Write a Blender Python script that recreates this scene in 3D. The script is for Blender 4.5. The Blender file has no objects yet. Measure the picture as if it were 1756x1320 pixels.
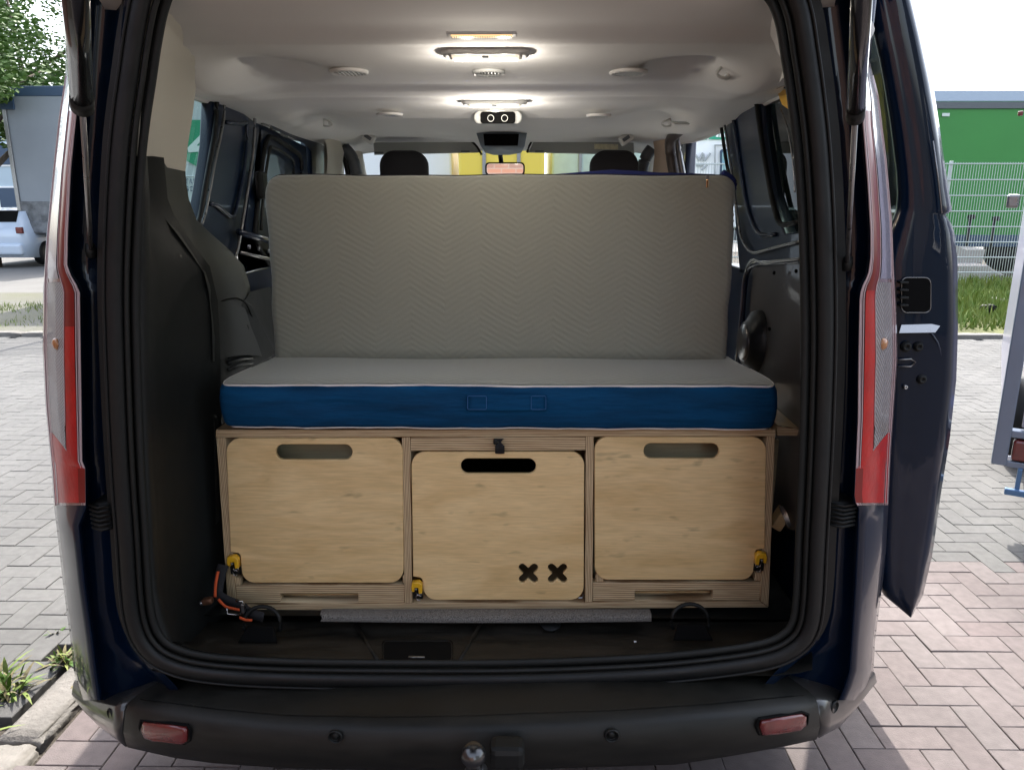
import bpy, bmesh, math, random
from math import sin, cos, tan, atan, radians, pi, sqrt, floor, exp
from mathutils import Vector, Matrix
random.seed(7)
S = bpy.context.scene
COL = S.collection
# ---------------------------------------------------------------- camera
F = 1268.0                       # focal length in photo pixels (photo is 1756 wide)
CAM = Vector((0.11, -1.5, 1.58)); PITCH = radians(13.8); YAW = atan((895-878)/F)
cd = bpy.data.cameras.new('camera'); cam = bpy.data.objects.new('camera', cd); COL.objects.link(cam)
cam.location = CAM; cam.rotation_euler = (pi/2-PITCH, 0, YAW)
cd.sensor_width = 36; cd.lens = 36*F/1756; cd.clip_start = .02; cd.clip_end = 2000
cd.dof.use_dof = False
S.camera = cam
# ---------------------------------------------------------------- sky, sun, exposure
W = bpy.data.worlds.new('World'); S.world = W; W.use_nodes = True
nt = W.node_tree; nt.nodes.clear()
sky = nt.nodes.new('ShaderNodeTexSky'); sky.sky_type = 'NISHITA'; sky.sun_disc = False
SUN = Vector((.10, .64, .76)).normalized()
sky.sun_elevation = math.asin(SUN.z); sky.sun_rotation = math.atan2(SUN.x, SUN.y)
sky.dust_density = 3.0; sky.air_density = 1.0; sky.ozone_density = 1.0
bg = nt.nodes.new('ShaderNodeBackground'); bg.inputs[1].default_value = .15
hs = nt.nodes.new('ShaderNodeHueSaturation'); hs.inputs['Saturation'].default_value = .55
wo = nt.nodes.new('ShaderNodeOutputWorld')
nt.links.new(sky.outputs[0], hs.inputs['Color']); nt.links.new(hs.outputs[0], bg.inputs[0]); nt.links.new(bg.outputs[0], wo.inputs[0])
sd = bpy.data.lights.new('sun', 'SUN'); sd.energy = 2.0; sd.angle = radians(.5); sd.color = (1, .95, .87)
so = bpy.data.objects.new('sun', sd); COL.objects.link(so); so.location = (4, 10, 12)
so.rotation_euler = SUN.to_track_quat('Z', 'Y').to_euler()
S.view_settings.view_transform = 'Standard'; S.view_settings.look = 'None'; S.view_settings.gamma = 1
S.view_settings.exposure = 2.15
S.render.engine = 'CYCLES'; S.cycles.max_bounces = 10; S.cycles.diffuse_bounces = 6; S.cycles.glossy_bounces = 5
S.cycles.transparent_max_bounces = 24; S.cycles.caustics_reflective = False; S.cycles.caustics_refractive = False
S.cycles.sample_clamp_indirect = 4

# ---------------------------------------------------------------- measuring helpers: where a sight line meets a plane of the place
_f = Vector((0, cos(PITCH), -sin(PITCH))); _u = Vector((0, sin(PITCH), cos(PITCH))); _r = Vector((1, 0, 0))
_R = Matrix.Rotation(YAW, 3, 'Z')
def ray(px, py): return _R @ (_f + _r*((px-878)/F) + _u*(-(py-660)/F))
def P(px, py, Y): d = ray(px, py); return CAM + d*((Y-CAM.y)/d.y)
def PZ(px, py, Z): d = ray(px, py); return CAM + d*((Z-CAM.z)/d.z)
def PX(px, py, X): d = ray(px, py); return CAM + d*((X-CAM.x)/d.x)
# ---------------------------------------------------------------- materials
MATS = {}
def _n(m, t, **k):
    n = m.node_tree.nodes.new(t)
    for a, b in k.items(): setattr(n, a, b)
    return n
def mat(name, col, rough=.5, metal=0, coat=0, var=0, vscale=8, stretch=(1, 1, 1), bump=0, bscale=200, bdist=.002, col2=None, emis=0, spec=.5, sheen=0, trans=0, rvar=0):
    m = bpy.data.materials.new(name); m.use_nodes = True; MATS[name] = m
    L = m.node_tree.links; b = m.node_tree.nodes['Principled BSDF']
    b.inputs['Base Color'].default_value = (*col, 1); b.inputs['Roughness'].default_value = rough
    b.inputs['Metallic'].default_value = metal; b.inputs['Coat Weight'].default_value = coat; b.inputs['Coat Roughness'].default_value = .03
    b.inputs['Specular IOR Level'].default_value = spec; b.inputs['Sheen Weight'].default_value = sheen
    b.inputs['Transmission Weight'].default_value = trans
    if emis: b.inputs['Emission Color'].default_value = (*(col2 or col), 1); b.inputs['Emission Strength'].default_value = emis
    if var or bump or rvar:
        tc = _n(m, 'ShaderNodeNewGeometry'); mp = _n(m, 'ShaderNodeMapping'); mp.inputs['Scale'].default_value = stretch
        L.new(tc.outputs['Position'], mp.inputs['Vector'])
    if var or rvar:
        no = _n(m, 'ShaderNodeTexNoise'); no.inputs['Scale'].default_value = vscale; no.inputs['Detail'].default_value = 6; no.inputs['Roughness'].default_value = .6
        L.new(mp.outputs[0], no.inputs['Vector'])
        mr = _n(m, 'ShaderNodeMapRange'); mr.inputs[1].default_value = .3; mr.inputs[2].default_value = .7
        L.new(no.outputs['Fac'], mr.inputs[0])
        if var:
            mx = _n(m, 'ShaderNodeMix', data_type='RGBA')
            c2 = col2 or tuple(c*(1-var) for c in col)
            mx.inputs[6].default_value = (*col, 1); mx.inputs[7].default_value = (*c2, 1)
            L.new(mr.outputs[0], mx.inputs[0]); L.new(mx.outputs[2], b.inputs['Base Color'])
        if rvar:
            m2 = _n(m, 'ShaderNodeMapRange'); m2.inputs[3].default_value = max(0, rough-rvar); m2.inputs[4].default_value = rough+rvar
            L.new(mr.outputs[0], m2.inputs[0]); L.new(m2.outputs[0], b.inputs['Roughness'])
    if bump:
        n2 = _n(m, 'ShaderNodeTexNoise'); n2.inputs['Scale'].default_value = bscale; n2.inputs['Detail'].default_value = 4
        L.new(mp.outputs[0], n2.inputs['Vector'])
        bp = _n(m, 'ShaderNodeBump'); bp.inputs['Strength'].default_value = bump; bp.inputs['Distance'].default_value = bdist
        L.new(n2.outputs['Fac'], bp.inputs['Height']); L.new(bp.outputs[0], b.inputs['Normal'])
    return m
def glass(name, tint, gl=1.0, haze=0):
    m = bpy.data.materials.new(name); m.use_nodes = True; MATS[name] = m; N = m.node_tree.nodes; N.clear(); L = m.node_tree.links
    t = _n(m, 'ShaderNodeBsdfTransparent'); t.inputs[0].default_value = (*tint, 1)
    g = _n(m, 'ShaderNodeBsdfGlossy'); g.inputs['Roughness'].default_value = .01
    gm_ = _n(m, 'ShaderNodeNewGeometry'); io = _n(m, 'ShaderNodeMapRange'); io.inputs[3].default_value = 1.45; io.inputs[4].default_value = 1/1.45; L.new(gm_.outputs['Backfacing'], io.inputs[0])
    fr = _n(m, 'ShaderNodeFresnel'); L.new(io.outputs[0], fr.inputs[0])
    ml = _n(m, 'ShaderNodeMath', operation='MULTIPLY'); ml.inputs[1].default_value = gl; L.new(fr.outputs[0], ml.inputs[0])
    x = _n(m, 'ShaderNodeMixShader'); L.new(ml.outputs[0], x.inputs[0]); L.new(t.outputs[0], x.inputs[1]); L.new(g.outputs[0], x.inputs[2])
    last = x
    if haze:
        d = _n(m, 'ShaderNodeBsdfDiffuse'); d.inputs[0].default_value = (.5, .5, .5, 1)
        y = _n(m, 'ShaderNodeMixShader'); y.inputs[0].default_value = haze; L.new(x.outputs[0], y.inputs[1]); L.new(d.outputs[0], y.inputs[2]); last = y
    o = _n(m, 'ShaderNodeOutputMaterial'); L.new(last.outputs[0], o.inputs[0]); return m
paint = mat('navy_paint', (.001, .007, .022), .3, 0, .6, spec=.08, bump=.03, bscale=6, bdist=.004)
paint_in = mat('navy_paint_inside', (.002, .010, .034), .34, .1, .45, bump=.05, bscale=9, bdist=.004)
blackp = mat('black_plastic', (.005, .006, .0055), .55, spec=.35, var=.3, vscale=14, bump=.25, bscale=900, bdist=.0006, rvar=.1)
trim = mat('charcoal_trim', (.0075, .009, .0085), .6, spec=.35, var=.2, vscale=5, bump=.4, bscale=700, bdist=.0008, rvar=.08)
trim2 = mat('grey_trim', (.017, .019, .0175), .55, var=.15, vscale=5, bump=.4, bscale=700, bdist=.0008)
rubber = mat('rubber', (.005, .0055, .0055), .55, spec=.35, bump=.2, bscale=300, bdist=.001, rvar=.12)
bumperm = mat('bumper_plastic', (.0055, .006, .005), .5, spec=.3, var=1, col2=(.016, .015, .012), vscale=9, stretch=(1, 1, 4), bump=.3, bscale=1200, bdist=.0004, rvar=.08)
dusty = mat('dusty_plastic', (.004, .0045, .004), .55, spec=.3, var=1, col2=(.032, .027, .02), vscale=7, stretch=(1, 3, 1), bump=.4, bscale=600, bdist=.001, rvar=.15)
liner = mat('headliner_cloth', (.74, .73, .70), .95, var=.05, vscale=2.5, bump=.5, bscale=900, bdist=.0006, sheen=.2)
beige = mat('beige_trim', (.50, .47, .40), .6, var=.06, vscale=3, bump=.3, bscale=700, bdist=.0006)
ltgrey = mat('light_grey_plastic', (.55, .56, .54), .45, bump=.1, bscale=800, bdist=.0004)
dkgrey = mat('dark_grey_plastic', (.09, .10, .11), .5)
deep = mat('black_void', (.002, .002, .002), .9, spec=.15)
chrome = mat('bright_metal', (.42, .41, .40), .22, 1, rvar=.08, vscale=60)
steel = mat('bare_steel', (.28, .28, .28), .35, .9, rvar=.12, vscale=40, bump=.2, bscale=90)
panelm = mat('brown_grey_sheet', (.10, .085, .075), .32, .35, .5, var=.3, vscale=3, bump=.05, bscale=8, bdist=.004)
yellow = mat('yellow_plastic', (.75, .42, .02), .35, coat=.3)
orange = mat('orange_webbing', (.62, .09, .02), .8, bump=.5, bscale=1500, bdist=.0005)
blackweb = mat('black_webbing', (.012, .012, .014), .85, bump=.5, bscale=1500, bdist=.0005)
woodslot = mat('inner_board', (.42, .38, .24), .6, var=.2, vscale=10, stretch=(1, 1, 9))
headr = mat('seat_fabric', (.02, .019, .022), .9, bump=.6, bscale=900, bdist=.001)
bluecov = mat('royal_blue_cover', (.006, .015, .12), .75, bump=.5, bscale=30, bdist=.004)
rug = mat('grey_felt', (.34, .31, .27), 1, var=1, col2=(.03, .028, .026), vscale=330, bump=1, bscale=500, bdist=.003)
kerbm = mat('kerb_concrete', (.22, .205, .185), .9, var=.35, vscale=9, bump=.9, bscale=60, bdist=.006)
soil = mat('sandy_soil', (.085, .072, .058), 1, var=.5, vscale=14, bump=1, bscale=80, bdist=.01)
leafm = mat('leaf_green', (.07, .13, .018), .6, var=1, col2=(.04, .09, .015), vscale=3, spec=.3)
leafy = mat('leaf_yellow_green', (.20, .22, .05), .7, var=1, col2=(.08, .16, .02), vscale=5)
bark = mat('bark', (.09, .07, .05), .9, bump=.8, bscale=30, bdist=.02)
wire = mat('galvanised_wire', (.46, .50, .50), .45, .4)
redl = mat('red_reflector', (.16, .02, .018), .25, coat=.6, bump=.5, bscale=220, bdist=.001, var=.35, vscale=25)
lampwarm = mat('lit_warm_lens', (.9, .8, .7), .4, col2=(1, .80, .60), emis=.22)
lampamber = mat('lit_amber_lens', (.9, .6, .3), .4, col2=(1, .62, .3), emis=.28)
white = mat('white_paint', (.85, .86, .87), .35, coat=.3, var=.05, vscale=2)
mirrorm = mat('mirror_glass', (.8, .8, .8), .02, 1)
g_clear = glass('window_glass', (.86, .9, .88)); g_tint = glass('tinted_glass', (.60, .74, .70), 1.0, .02); g_dark = glass('dark_tinted_glass', (.06, .085, .08), 1.3)

def wood_face():
    m = mat('birch_face', (.64, .46, .24), .42, coat=.08); N = m.node_tree.nodes; L = m.node_tree.links; b = N['Principled BSDF']
    g = _n(m, 'ShaderNodeNewGeometry'); oi = _n(m, 'ShaderNodeObjectInfo')
    ad = _n(m, 'ShaderNodeVectorMath', operation='ADD'); L.new(g.outputs['Position'], ad.inputs[0]); L.new(oi.outputs['Random'], ad.inputs[1])
    mp = _n(m, 'ShaderNodeMapping'); mp.inputs['Scale'].default_value = (2.2, 2.2, 9); mp.inputs['Rotation'].default_value = (0, .05, 0); L.new(ad.outputs[0], mp.inputs[0])
    n1 = _n(m, 'ShaderNodeTexNoise'); n1.inputs['Scale'].default_value = 1.6; n1.inputs['Detail'].default_value = 7; n1.inputs['Distortion'].default_value = 1.2; L.new(mp.outputs[0], n1.inputs[0])
    mp2 = _n(m, 'ShaderNodeMapping'); mp2.inputs['Scale'].default_value = (12, 12, 160); L.new(ad.outputs[0], mp2.inputs[0])
    n2 = _n(m, 'ShaderNodeTexNoise'); n2.inputs['Scale'].default_value = 1.5; n2.inputs['Detail'].default_value = 5; L.new(mp2.outputs[0], n2.inputs[0])
    n3 = _n(m, 'ShaderNodeTexNoise'); n3.inputs['Scale'].default_value = 26; n3.inputs['Detail'].default_value = 2; mp3 = _n(m, 'ShaderNodeMapping'); mp3.inputs['Scale'].default_value = (.45, .45, 1.4); L.new(ad.outputs[0], mp3.inputs[0]); L.new(mp3.outputs[0], n3.inputs[0])
    r1 = _n(m, 'ShaderNodeValToRGB'); e = r1.color_ramp.elements; e[0].position = .3; e[0].color = (.66, .45, .205, 1); e[1].position = .7; e[1].color = (.80, .59, .305, 1); L.new(n1.outputs[0], r1.inputs[0])
    r2 = _n(m, 'ShaderNodeMapRange'); r2.inputs[1].default_value = .35; r2.inputs[2].default_value = .7; r2.inputs[3].default_value = 1.05; r2.inputs[4].default_value = .88; L.new(n2.outputs[0], r2.inputs[0])
    r3 = _n(m, 'ShaderNodeMapRange'); r3.inputs[1].default_value = .66; r3.inputs[2].default_value = .78; r3.inputs[3].default_value = 1; r3.inputs[4].default_value = .62; L.new(n3.outputs[0], r3.inputs[0])
    mu0 = _n(m, 'ShaderNodeMath', operation='MULTIPLY'); L.new(r2.outputs[0], mu0.inputs[0]); L.new(r3.outputs[0], mu0.inputs[1])
    rr = _n(m, 'ShaderNodeMapRange'); rr.inputs[3].default_value = .97; rr.inputs[4].default_value = 1.12; L.new(oi.outputs['Random'], rr.inputs[0])
    mu = _n(m, 'ShaderNodeMath', operation='MULTIPLY'); L.new(mu0.outputs[0], mu.inputs[0]); L.new(rr.outputs[0], mu.inputs[1])
    x = _n(m, 'ShaderNodeVectorMath', operation='SCALE'); L.new(r1.outputs[0], x.inputs[0]); L.new(mu.outputs[0], x.inputs['Scale']); L.new(x.outputs[0], b.inputs['Base Color'])
    bp = _n(m, 'ShaderNodeBump'); bp.inputs['Strength'].default_value = .15; bp.inputs['Distance'].default_value = .001; L.new(n2.outputs[0], bp.inputs['Height']); L.new(bp.outputs[0], b.inputs['Normal'])
    return m
def ply_edge(name, axis, period=.0042):
    m = mat(name, (.5, .36, .2), .6); N = m.node_tree.nodes; L = m.node_tree.links; b = N['Principled BSDF']
    g = _n(m, 'ShaderNodeNewGeometry'); sx = _n(m, 'ShaderNodeSeparateXYZ'); L.new(g.outputs['Position'], sx.inputs[0])
    ns = _n(m, 'ShaderNodeTexNoise'); ns.inputs['Scale'].default_value = 6; L.new(g.outputs['Position'], ns.inputs[0])
    a1 = _n(m, 'ShaderNodeMath', operation='MULTIPLY_ADD'); a1.inputs[1].default_value = .0025; L.new(ns.outputs[0], a1.inputs[0]); L.new(sx.outputs[axis], a1.inputs[2])
    a2 = _n(m, 'ShaderNodeMath', operation='MULTIPLY'); a2.inputs[1].default_value = 2*pi/period; L.new(a1.outputs[0], a2.inputs[0])
    a3 = _n(m, 'ShaderNodeMath', operation='SINE'); L.new(a2.outputs[0], a3.inputs[0])
    mp = _n(m, 'ShaderNodeMapping'); sc = [7, 7, 7]; sc[axis] = 260; mp.inputs['Scale'].default_value = sc; L.new(g.outputs['Position'], mp.inputs[0])
    n2 = _n(m, 'ShaderNodeTexNoise'); n2.inputs['Scale'].default_value = 1.4; n2.inputs['Detail'].default_value = 3; L.new(mp.outputs[0], n2.inputs[0])
    a4 = _n(m, 'ShaderNodeMath', operation='MULTIPLY_ADD'); a4.inputs[1].default_value = .26; L.new(a3.outputs[0], a4.inputs[0]); L.new(n2.outputs[0], a4.inputs[2])
    r = _n(m, 'ShaderNodeValToRGB'); e = r.color_ramp.elements; e[0].position = .25; e[0].color = (.25, .15, .07, 1); e[1].position = .72; e[1].color = (.62, .48, .29, 1); L.new(a4.outputs[0], r.inputs[0])
    L.new(r.outputs[0], b.inputs['Base Color']); return m
birch = wood_face(); edge_z = ply_edge('birch_ply_edge_flat', 2); edge_x = ply_edge('birch_ply_edge_upright', 0); edge_big = ply_edge('birch_ply_rail', 2, .0062)
def knit():
    m = mat('knitted_mattress_cloth', (.40, .38, .31), .95, sheen=.3); N = m.node_tree.nodes; L = m.node_tree.links; b = N['Principled BSDF']
    g = _n(m, 'ShaderNodeNewGeometry'); s = _n(m, 'ShaderNodeSeparateXYZ')
    nz = _n(m, 'ShaderNodeTexNoise'); nz.inputs['Scale'].default_value = 5; L.new(g.outputs['Position'], nz.inputs[0])
    dv = _n(m, 'ShaderNodeVectorMath', operation='MULTIPLY_ADD'); dv.inputs[1].default_value = (.02, .02, .02); L.new(nz.outputs['Color'], dv.inputs[0]); L.new(g.outputs['Position'], dv.inputs[2]); L.new(dv.outputs[0], s.inputs[0])
    pp = _n(m, 'ShaderNodeMath', operation='PINGPONG'); pp.inputs[1].default_value = .105; L.new(s.outputs[0], pp.inputs[0])
    pm = _n(m, 'ShaderNodeMath', operation='MULTIPLY'); pm.inputs[1].default_value = .62; L.new(pp.outputs[0], pm.inputs[0])
    yz = _n(m, 'ShaderNodeMath', operation='ADD'); L.new(s.outputs[1], yz.inputs[0]); L.new(s.outputs[2], yz.inputs[1])
    ad = _n(m, 'ShaderNodeMath', operation='ADD'); L.new(yz.outputs[0], ad.inputs[0]); L.new(pm.outputs[0], ad.inputs[1])
    fr = _n(m, 'ShaderNodeMath', operation='MULTIPLY'); fr.inputs[1].default_value = 2*pi/.019; L.new(ad.outputs[0], fr.inputs[0])
    sn = _n(m, 'ShaderNodeMath', operation='SINE'); L.new(fr.outputs[0], sn.inputs[0])
    n2 = _n(m, 'ShaderNodeTexNoise'); n2.inputs['Scale'].default_value = 34; n2.inputs['Detail'].default_value = 6; n2.inputs['Roughness'].default_value = .7; L.new(g.outputs['Position'], n2.inputs[0])
    mk = _n(m, 'ShaderNodeMapRange'); mk.inputs[1].default_value = .35; mk.inputs[2].default_value = .75; L.new(n2.outputs[0], mk.inputs[0])
    mm = _n(m, 'ShaderNodeMath', operation='MULTIPLY'); L.new(sn.outputs[0], mm.inputs[0]); L.new(mk.outputs[0], mm.inputs[1])
    bp = _n(m, 'ShaderNodeBump'); bp.inputs['Strength'].default_value = .23; bp.inputs['Distance'].default_value = .0025; L.new(mm.outputs[0], bp.inputs['Height'])
    n3 = _n(m, 'ShaderNodeTexNoise'); n3.inputs['Scale'].default_value = 900; L.new(g.outputs['Position'], n3.inputs[0])
    b2 = _n(m, 'ShaderNodeBump'); b2.inputs['Strength'].default_value = .4; b2.inputs['Distance'].default_value = .0006; L.new(n3.outputs[0], b2.inputs['Height']); L.new(bp.outputs[0], b2.inputs['Normal']); L.new(b2.outputs[0], b.inputs['Normal'])
    r = _n(m, 'ShaderNodeMapRange'); r.inputs[1].default_value = -.7; r.inputs[2].default_value = .7; r.inputs[3].default_value = .95; r.inputs[4].default_value = 1.04; L.new(mm.outputs[0], r.inputs[0])
    x = _n(m, 'ShaderNodeVectorMath', operation='SCALE'); x.inputs[0].default_value = (.30, .305, .255); L.new(r.outputs[0], x.inputs['Scale']); L.new(x.outputs[0], b.inputs['Base Color'])
    return m
knitm = knit()
bluem = mat('blue_canvas', (.0004, .062, .165), .8, var=.55, vscale=3, stretch=(1, 1, 9), bump=.8, bscale=4.5, bdist=.016, spec=.2)
bluem.node_tree.nodes['Mapping'].inputs['Scale'].default_value = (1.2, 1, 7)
pipe = mat('white_piping', (.75, .72, .68), .8)

def paver_mat(name, c1, c2, c3):
    m = mat(name, c1, .85); N = m.node_tree.nodes; L = m.node_tree.links; b = N['Principled BSDF']
    g = _n(m, 'ShaderNodeNewGeometry'); oi = _n(m, 'ShaderNodeObjectInfo')
    ad = _n(m, 'ShaderNodeMath', operation='ADD'); L.new(g.outputs['Random Per Island'], ad.inputs[0]); L.new(oi.outputs['Random'], ad.inputs[1])
    fr = _n(m, 'ShaderNodeMath', operation='FRACT'); L.new(ad.outputs[0], fr.inputs[0])
    r = _n(m, 'ShaderNodeValToRGB'); e = r.color_ramp.elements; e[0].color = (*c1, 1); e[1].color = (*c2, 1); k = e.new(.5); k.color = (*c3, 1); L.new(fr.outputs[0], r.inputs[0])
    n = _n(m, 'ShaderNodeTexNoise'); n.inputs['Scale'].default_value = 30; n.inputs['Detail'].default_value = 8; L.new(g.outputs['Position'], n.inputs[0])
    n4 = _n(m, 'ShaderNodeTexNoise'); n4.inputs['Scale'].default_value = 1.3; n4.inputs['Detail'].default_value = 5; L.new(g.outputs['Position'], n4.inputs[0])
    mr = _n(m, 'ShaderNodeMapRange'); mr.inputs[1].default_value = .25; mr.inputs[2].default_value = .75; mr.inputs[3].default_value = .82; mr.inputs[4].default_value = 1.12; L.new(n.outputs[0], mr.inputs[0])
    m4 = _n(m, 'ShaderNodeMapRange'); m4.inputs[1].default_value = .3; m4.inputs[2].default_value = .7; m4.inputs[3].default_value = .76; m4.inputs[4].default_value = 1.14; L.new(n4.outputs[0], m4.inputs[0])
    mu = _n(m, 'ShaderNodeMath', operation='MULTIPLY'); L.new(mr.outputs[0], mu.inputs[0]); L.new(m4.outputs[0], mu.inputs[1])
    x = _n(m, 'ShaderNodeVectorMath', operation='SCALE'); L.new(r.outputs[0], x.inputs[0]); L.new(mu.outputs[0], x.inputs['Scale']); L.new(x.outputs[0], b.inputs['Base Color'])
    n2 = _n(m, 'ShaderNodeTexNoise'); n2.inputs['Scale'].default_value = 260; n2.inputs['Detail'].default_value = 5; L.new(g.outputs['Position'], n2.inputs[0])
    bp = _n(m, 'ShaderNodeBump'); bp.inputs['Strength'].default_value = .6; bp.inputs['Distance'].default_value = .002; L.new(n2.outputs[0], bp.inputs['Height']); L.new(bp.outputs[0], b.inputs['Normal'])
    return m
redpav = paver_mat('red_paver', (.140, .115, .111), (.128, .102, .099), (.147, .126, .122))
greypav = paver_mat('grey_paver', (.098, .097, .094), (.091, .09, .088), (.105, .104, .10))

# ---------------------------------------------------------------- mesh helpers
WL = {}
def put(name, me, m=None, parent=None, smooth=False, loc=None):
    """link a mesh whose vertices are in world space (or local to loc)"""
    o = bpy.data.objects.new(name, me); COL.objects.link(o)
    if parent is not None:
        o.parent = parent; off = WL.get(parent.name, Vector((0, 0, 0)))
        if loc is None: me.transform(Matrix.Translation(-off)); WL[o.name] = off
        else: o.location = Vector(loc)-off; WL[o.name] = Vector(loc)
    elif loc is not None: o.location = loc; WL[o.name] = Vector(loc)
    if m:
        if isinstance(m, (list, tuple)):
            for k in m: me.materials.append(k)
        else: me.materials.append(m)
    if smooth:
        for p in me.polygons: p.use_smooth = True
    return o
def thing(name, label, cat, loc=(0, 0, 0), group=None, kind=None):
    o = bpy.data.objects.new(name, None); COL.objects.link(o); o.location = loc; WL[o.name] = Vector(loc); o.empty_display_size = .1
    tag(o, label, cat, group, kind); return o
def tag(o, label=None, cat=None, group=None, kind=None):
    if label: o['label'] = label
    if cat: o['category'] = cat
    if group: o['group'] = group
    if kind: o['kind'] = kind
    return o
def mesh(v, f, name='m'):
    me = bpy.data.meshes.new(name); me.from_pydata([tuple(a) for a in v], [], f); me.update(); return me
def from_bm(bm):
    bmesh.ops.recalc_face_normals(bm, faces=bm.faces[:]); me = bpy.data.meshes.new('m'); bm.to_mesh(me); bm.free(); return me
def loft(rows, closed=False, cap=False):
    n = len(rows[0]); v = [p for r in rows for p in r]; f = []
    for i in range(len(rows)-1):
        for j in range(n if closed else n-1):
            k = (j+1) % n; f.append((i*n+j, i*n+k, (i+1)*n+k, (i+1)*n+j))
    if cap: f.append(tuple(range(n))[::-1]); f.append(tuple((len(rows)-1)*n+j for j in range(n)))
    return mesh(v, f)
def boxm(c, s, bev=.002, rot=None, seg=2):
    bm = bmesh.new(); bmesh.ops.create_cube(bm, size=1); bmesh.ops.scale(bm, vec=s, verts=bm.verts)
    if bev: bmesh.ops.bevel(bm, geom=bm.edges[:]+bm.verts[:], offset=min(bev, min(s)*.45), segments=seg, affect='EDGES', profile=.5)
    if rot is not None: bmesh.ops.transform(bm, matrix=rot.to_4x4(), verts=bm.verts)
    bmesh.ops.translate(bm, vec=c, verts=bm.verts); return from_bm(bm)
def frame_of(d):
    d = d.normalized(); up = Vector((0, 0, 1)) if abs(d.z) < .95 else Vector((0, 1, 0))
    a = d.cross(up).normalized(); return a, a.cross(d).normalized()
def tubem(pts, r, n=10, flat=None, closed=False, cap=True):
    rows = []; N = len(pts); pts = [Vector(p) for p in pts]
    for i, p in enumerate(pts):
        q0 = pts[(i-1) % N] if (closed or i) else p; q1 = pts[(i+1) % N] if (closed or i < N-1) else p
        a, b = frame_of(q1-q0); rr = r[i] if isinstance(r, (list, tuple)) else r; fb = flat or 1
        rows.append([p+a*cos(t*2*pi/n)*rr+b*sin(t*2*pi/n)*rr*fb for t in range(n)])
    if closed: rows.append(rows[0]); return loft(rows, True, False)
    return loft(rows, True, cap)
def lathem(prof, axis, org, n=24):
    """prof: list of (radius, height along axis)"""
    axis = Vector(axis).normalized(); a, b = frame_of(axis); org = Vector(org)
    return loft([[org+axis*h+a*cos(t*2*pi/n)*r+b*sin(t*2*pi/n)*r for t in range(n)] for r, h in prof], True, True)
def smooth_path(pts, k=6):
    out = []; pts = [Vector(p) for p in pts]; n = len(pts)
    for i in range(n-1):
        p0 = pts[max(i-1, 0)]; p1 = pts[i]; p2 = pts[i+1]; p3 = pts[min(i+2, n-1)]
        for t in range(k):
            s = t/k; out.append(.5*((2*p1)+(p2-p0)*s+(2*p0-5*p1+4*p2-p3)*s*s+(-p0+3*p1-3*p2+p3)*s**3))
    out.append(pts[-1]); return out
def interp(tab, x):
    if x <= tab[0][0]: return tab[0][1]
    for (a, b), (c, d) in zip(tab, tab[1:]):
        if x <= c: return b+(d-b)*(x-a)/(c-a)
    return tab[-1][1]
def smt(a, b, x): t = max(0, min(1, (x-a)/(b-a))); return t*t*(3-2*t)
def rrect(x0, y0, x1, y1, r, n=6):
    r4 = r if isinstance(r, (list, tuple)) else [r]*4; out = []
    for (cx, cy, a, q) in ((x1, y1, 0, r4[0]), (x0, y1, 90, r4[1]), (x0, y0, 180, r4[2]), (x1, y0, 270, r4[3])):
        sx = -1 if cx == x1 else 1; sy = -1 if cy == y1 else 1
        for i in range(n+1):
            t = radians(a+90*i/n); out.append((cx+sx*q+q*cos(t), cy+sy*q+q*sin(t)))
    return out
def plate(loops, t, mtx, bev=.0012):
    """flat plate with holes; loops in 2D, extruded by thickness t, mtx places it"""
    cu = bpy.data.curves.new('c', 'CURVE'); cu.dimensions = '2D'; cu.fill_mode = 'BOTH'; cu.extrude = t/2-bev; cu.bevel_depth = bev; cu.bevel_resolution = 1
    for lp in loops:
        s = cu.splines.new('POLY'); s.points.add(len(lp)-1); s.use_cyclic_u = True
        for i, (x, y) in enumerate(lp): s.points[i].co = (x, y, 0, 1)
    if bev: cu.offset = -bev
    o = bpy.data.objects.new('c', cu); me = bpy.data.meshes.new_from_object(o); bpy.data.objects.remove(o); bpy.data.curves.remove(cu)
    me.materials.clear(); me.transform(mtx); return me
def XZ(Y, sgn=1):   # 2D (x,z) plate standing at depth Y, facing the camera
    return Matrix(((1, 0, 0, 0), (0, 0, -1*sgn, Y), (0, 1, 0, 0), (0, 0, 0, 1)))
def ring_tube(path, r_in, r_y, c, n=10):
    N = len(path); rows = []
    for i, p in enumerate(path):
        t = (path[(i+1) % N]-path[i-1]).normalized(); nn = Vector((t.z, 0, -t.x)).normalized()
        if nn.dot(c-p) < 0: nn = -nn
        rows.append([p+nn*cos(k*2*pi/n)*r_in+Vector((0, 1, 0))*sin(k*2*pi/n)*r_y for k in range(n)])
    rows.append(rows[0]); return loft(rows, True)
def YZm(X): return Matrix(((0, 0, 1, X), (1, 0, 0, 0), (0, 1, 0, 0), (0, 0, 0, 1)))
def solid(o, t, off=0):
    s = o.modifiers.new('s', 'SOLIDIFY'); s.thickness = t; s.offset = off; return o
def subd(o, n=2):
    s = o.modifiers.new('sub', 'SUBSURF'); s.levels = n; s.render_levels = n; return o
def bevmod(o, w, n=2):
    s = o.modifiers.new('b', 'BEVEL'); s.width = w; s.segments = n; return o
def text(name, s, size, m, mtx, parent, ext=.002):
    cu = bpy.data.curves.new('t', 'FONT'); cu.body = s; cu.size = size; cu.extrude = ext; o = bpy.data.objects.new('t', cu)
    me = bpy.data.meshes.new_from_object(o); bpy.data.objects.remove(o); me.materials.clear(); me.transform(mtx); return put(name, me, m, parent)
def part(name, me, m, parent, smooth=False, label=None):
    o = put(name, me, m, parent, smooth)
    if label: o['label'] = label
    return o
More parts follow.
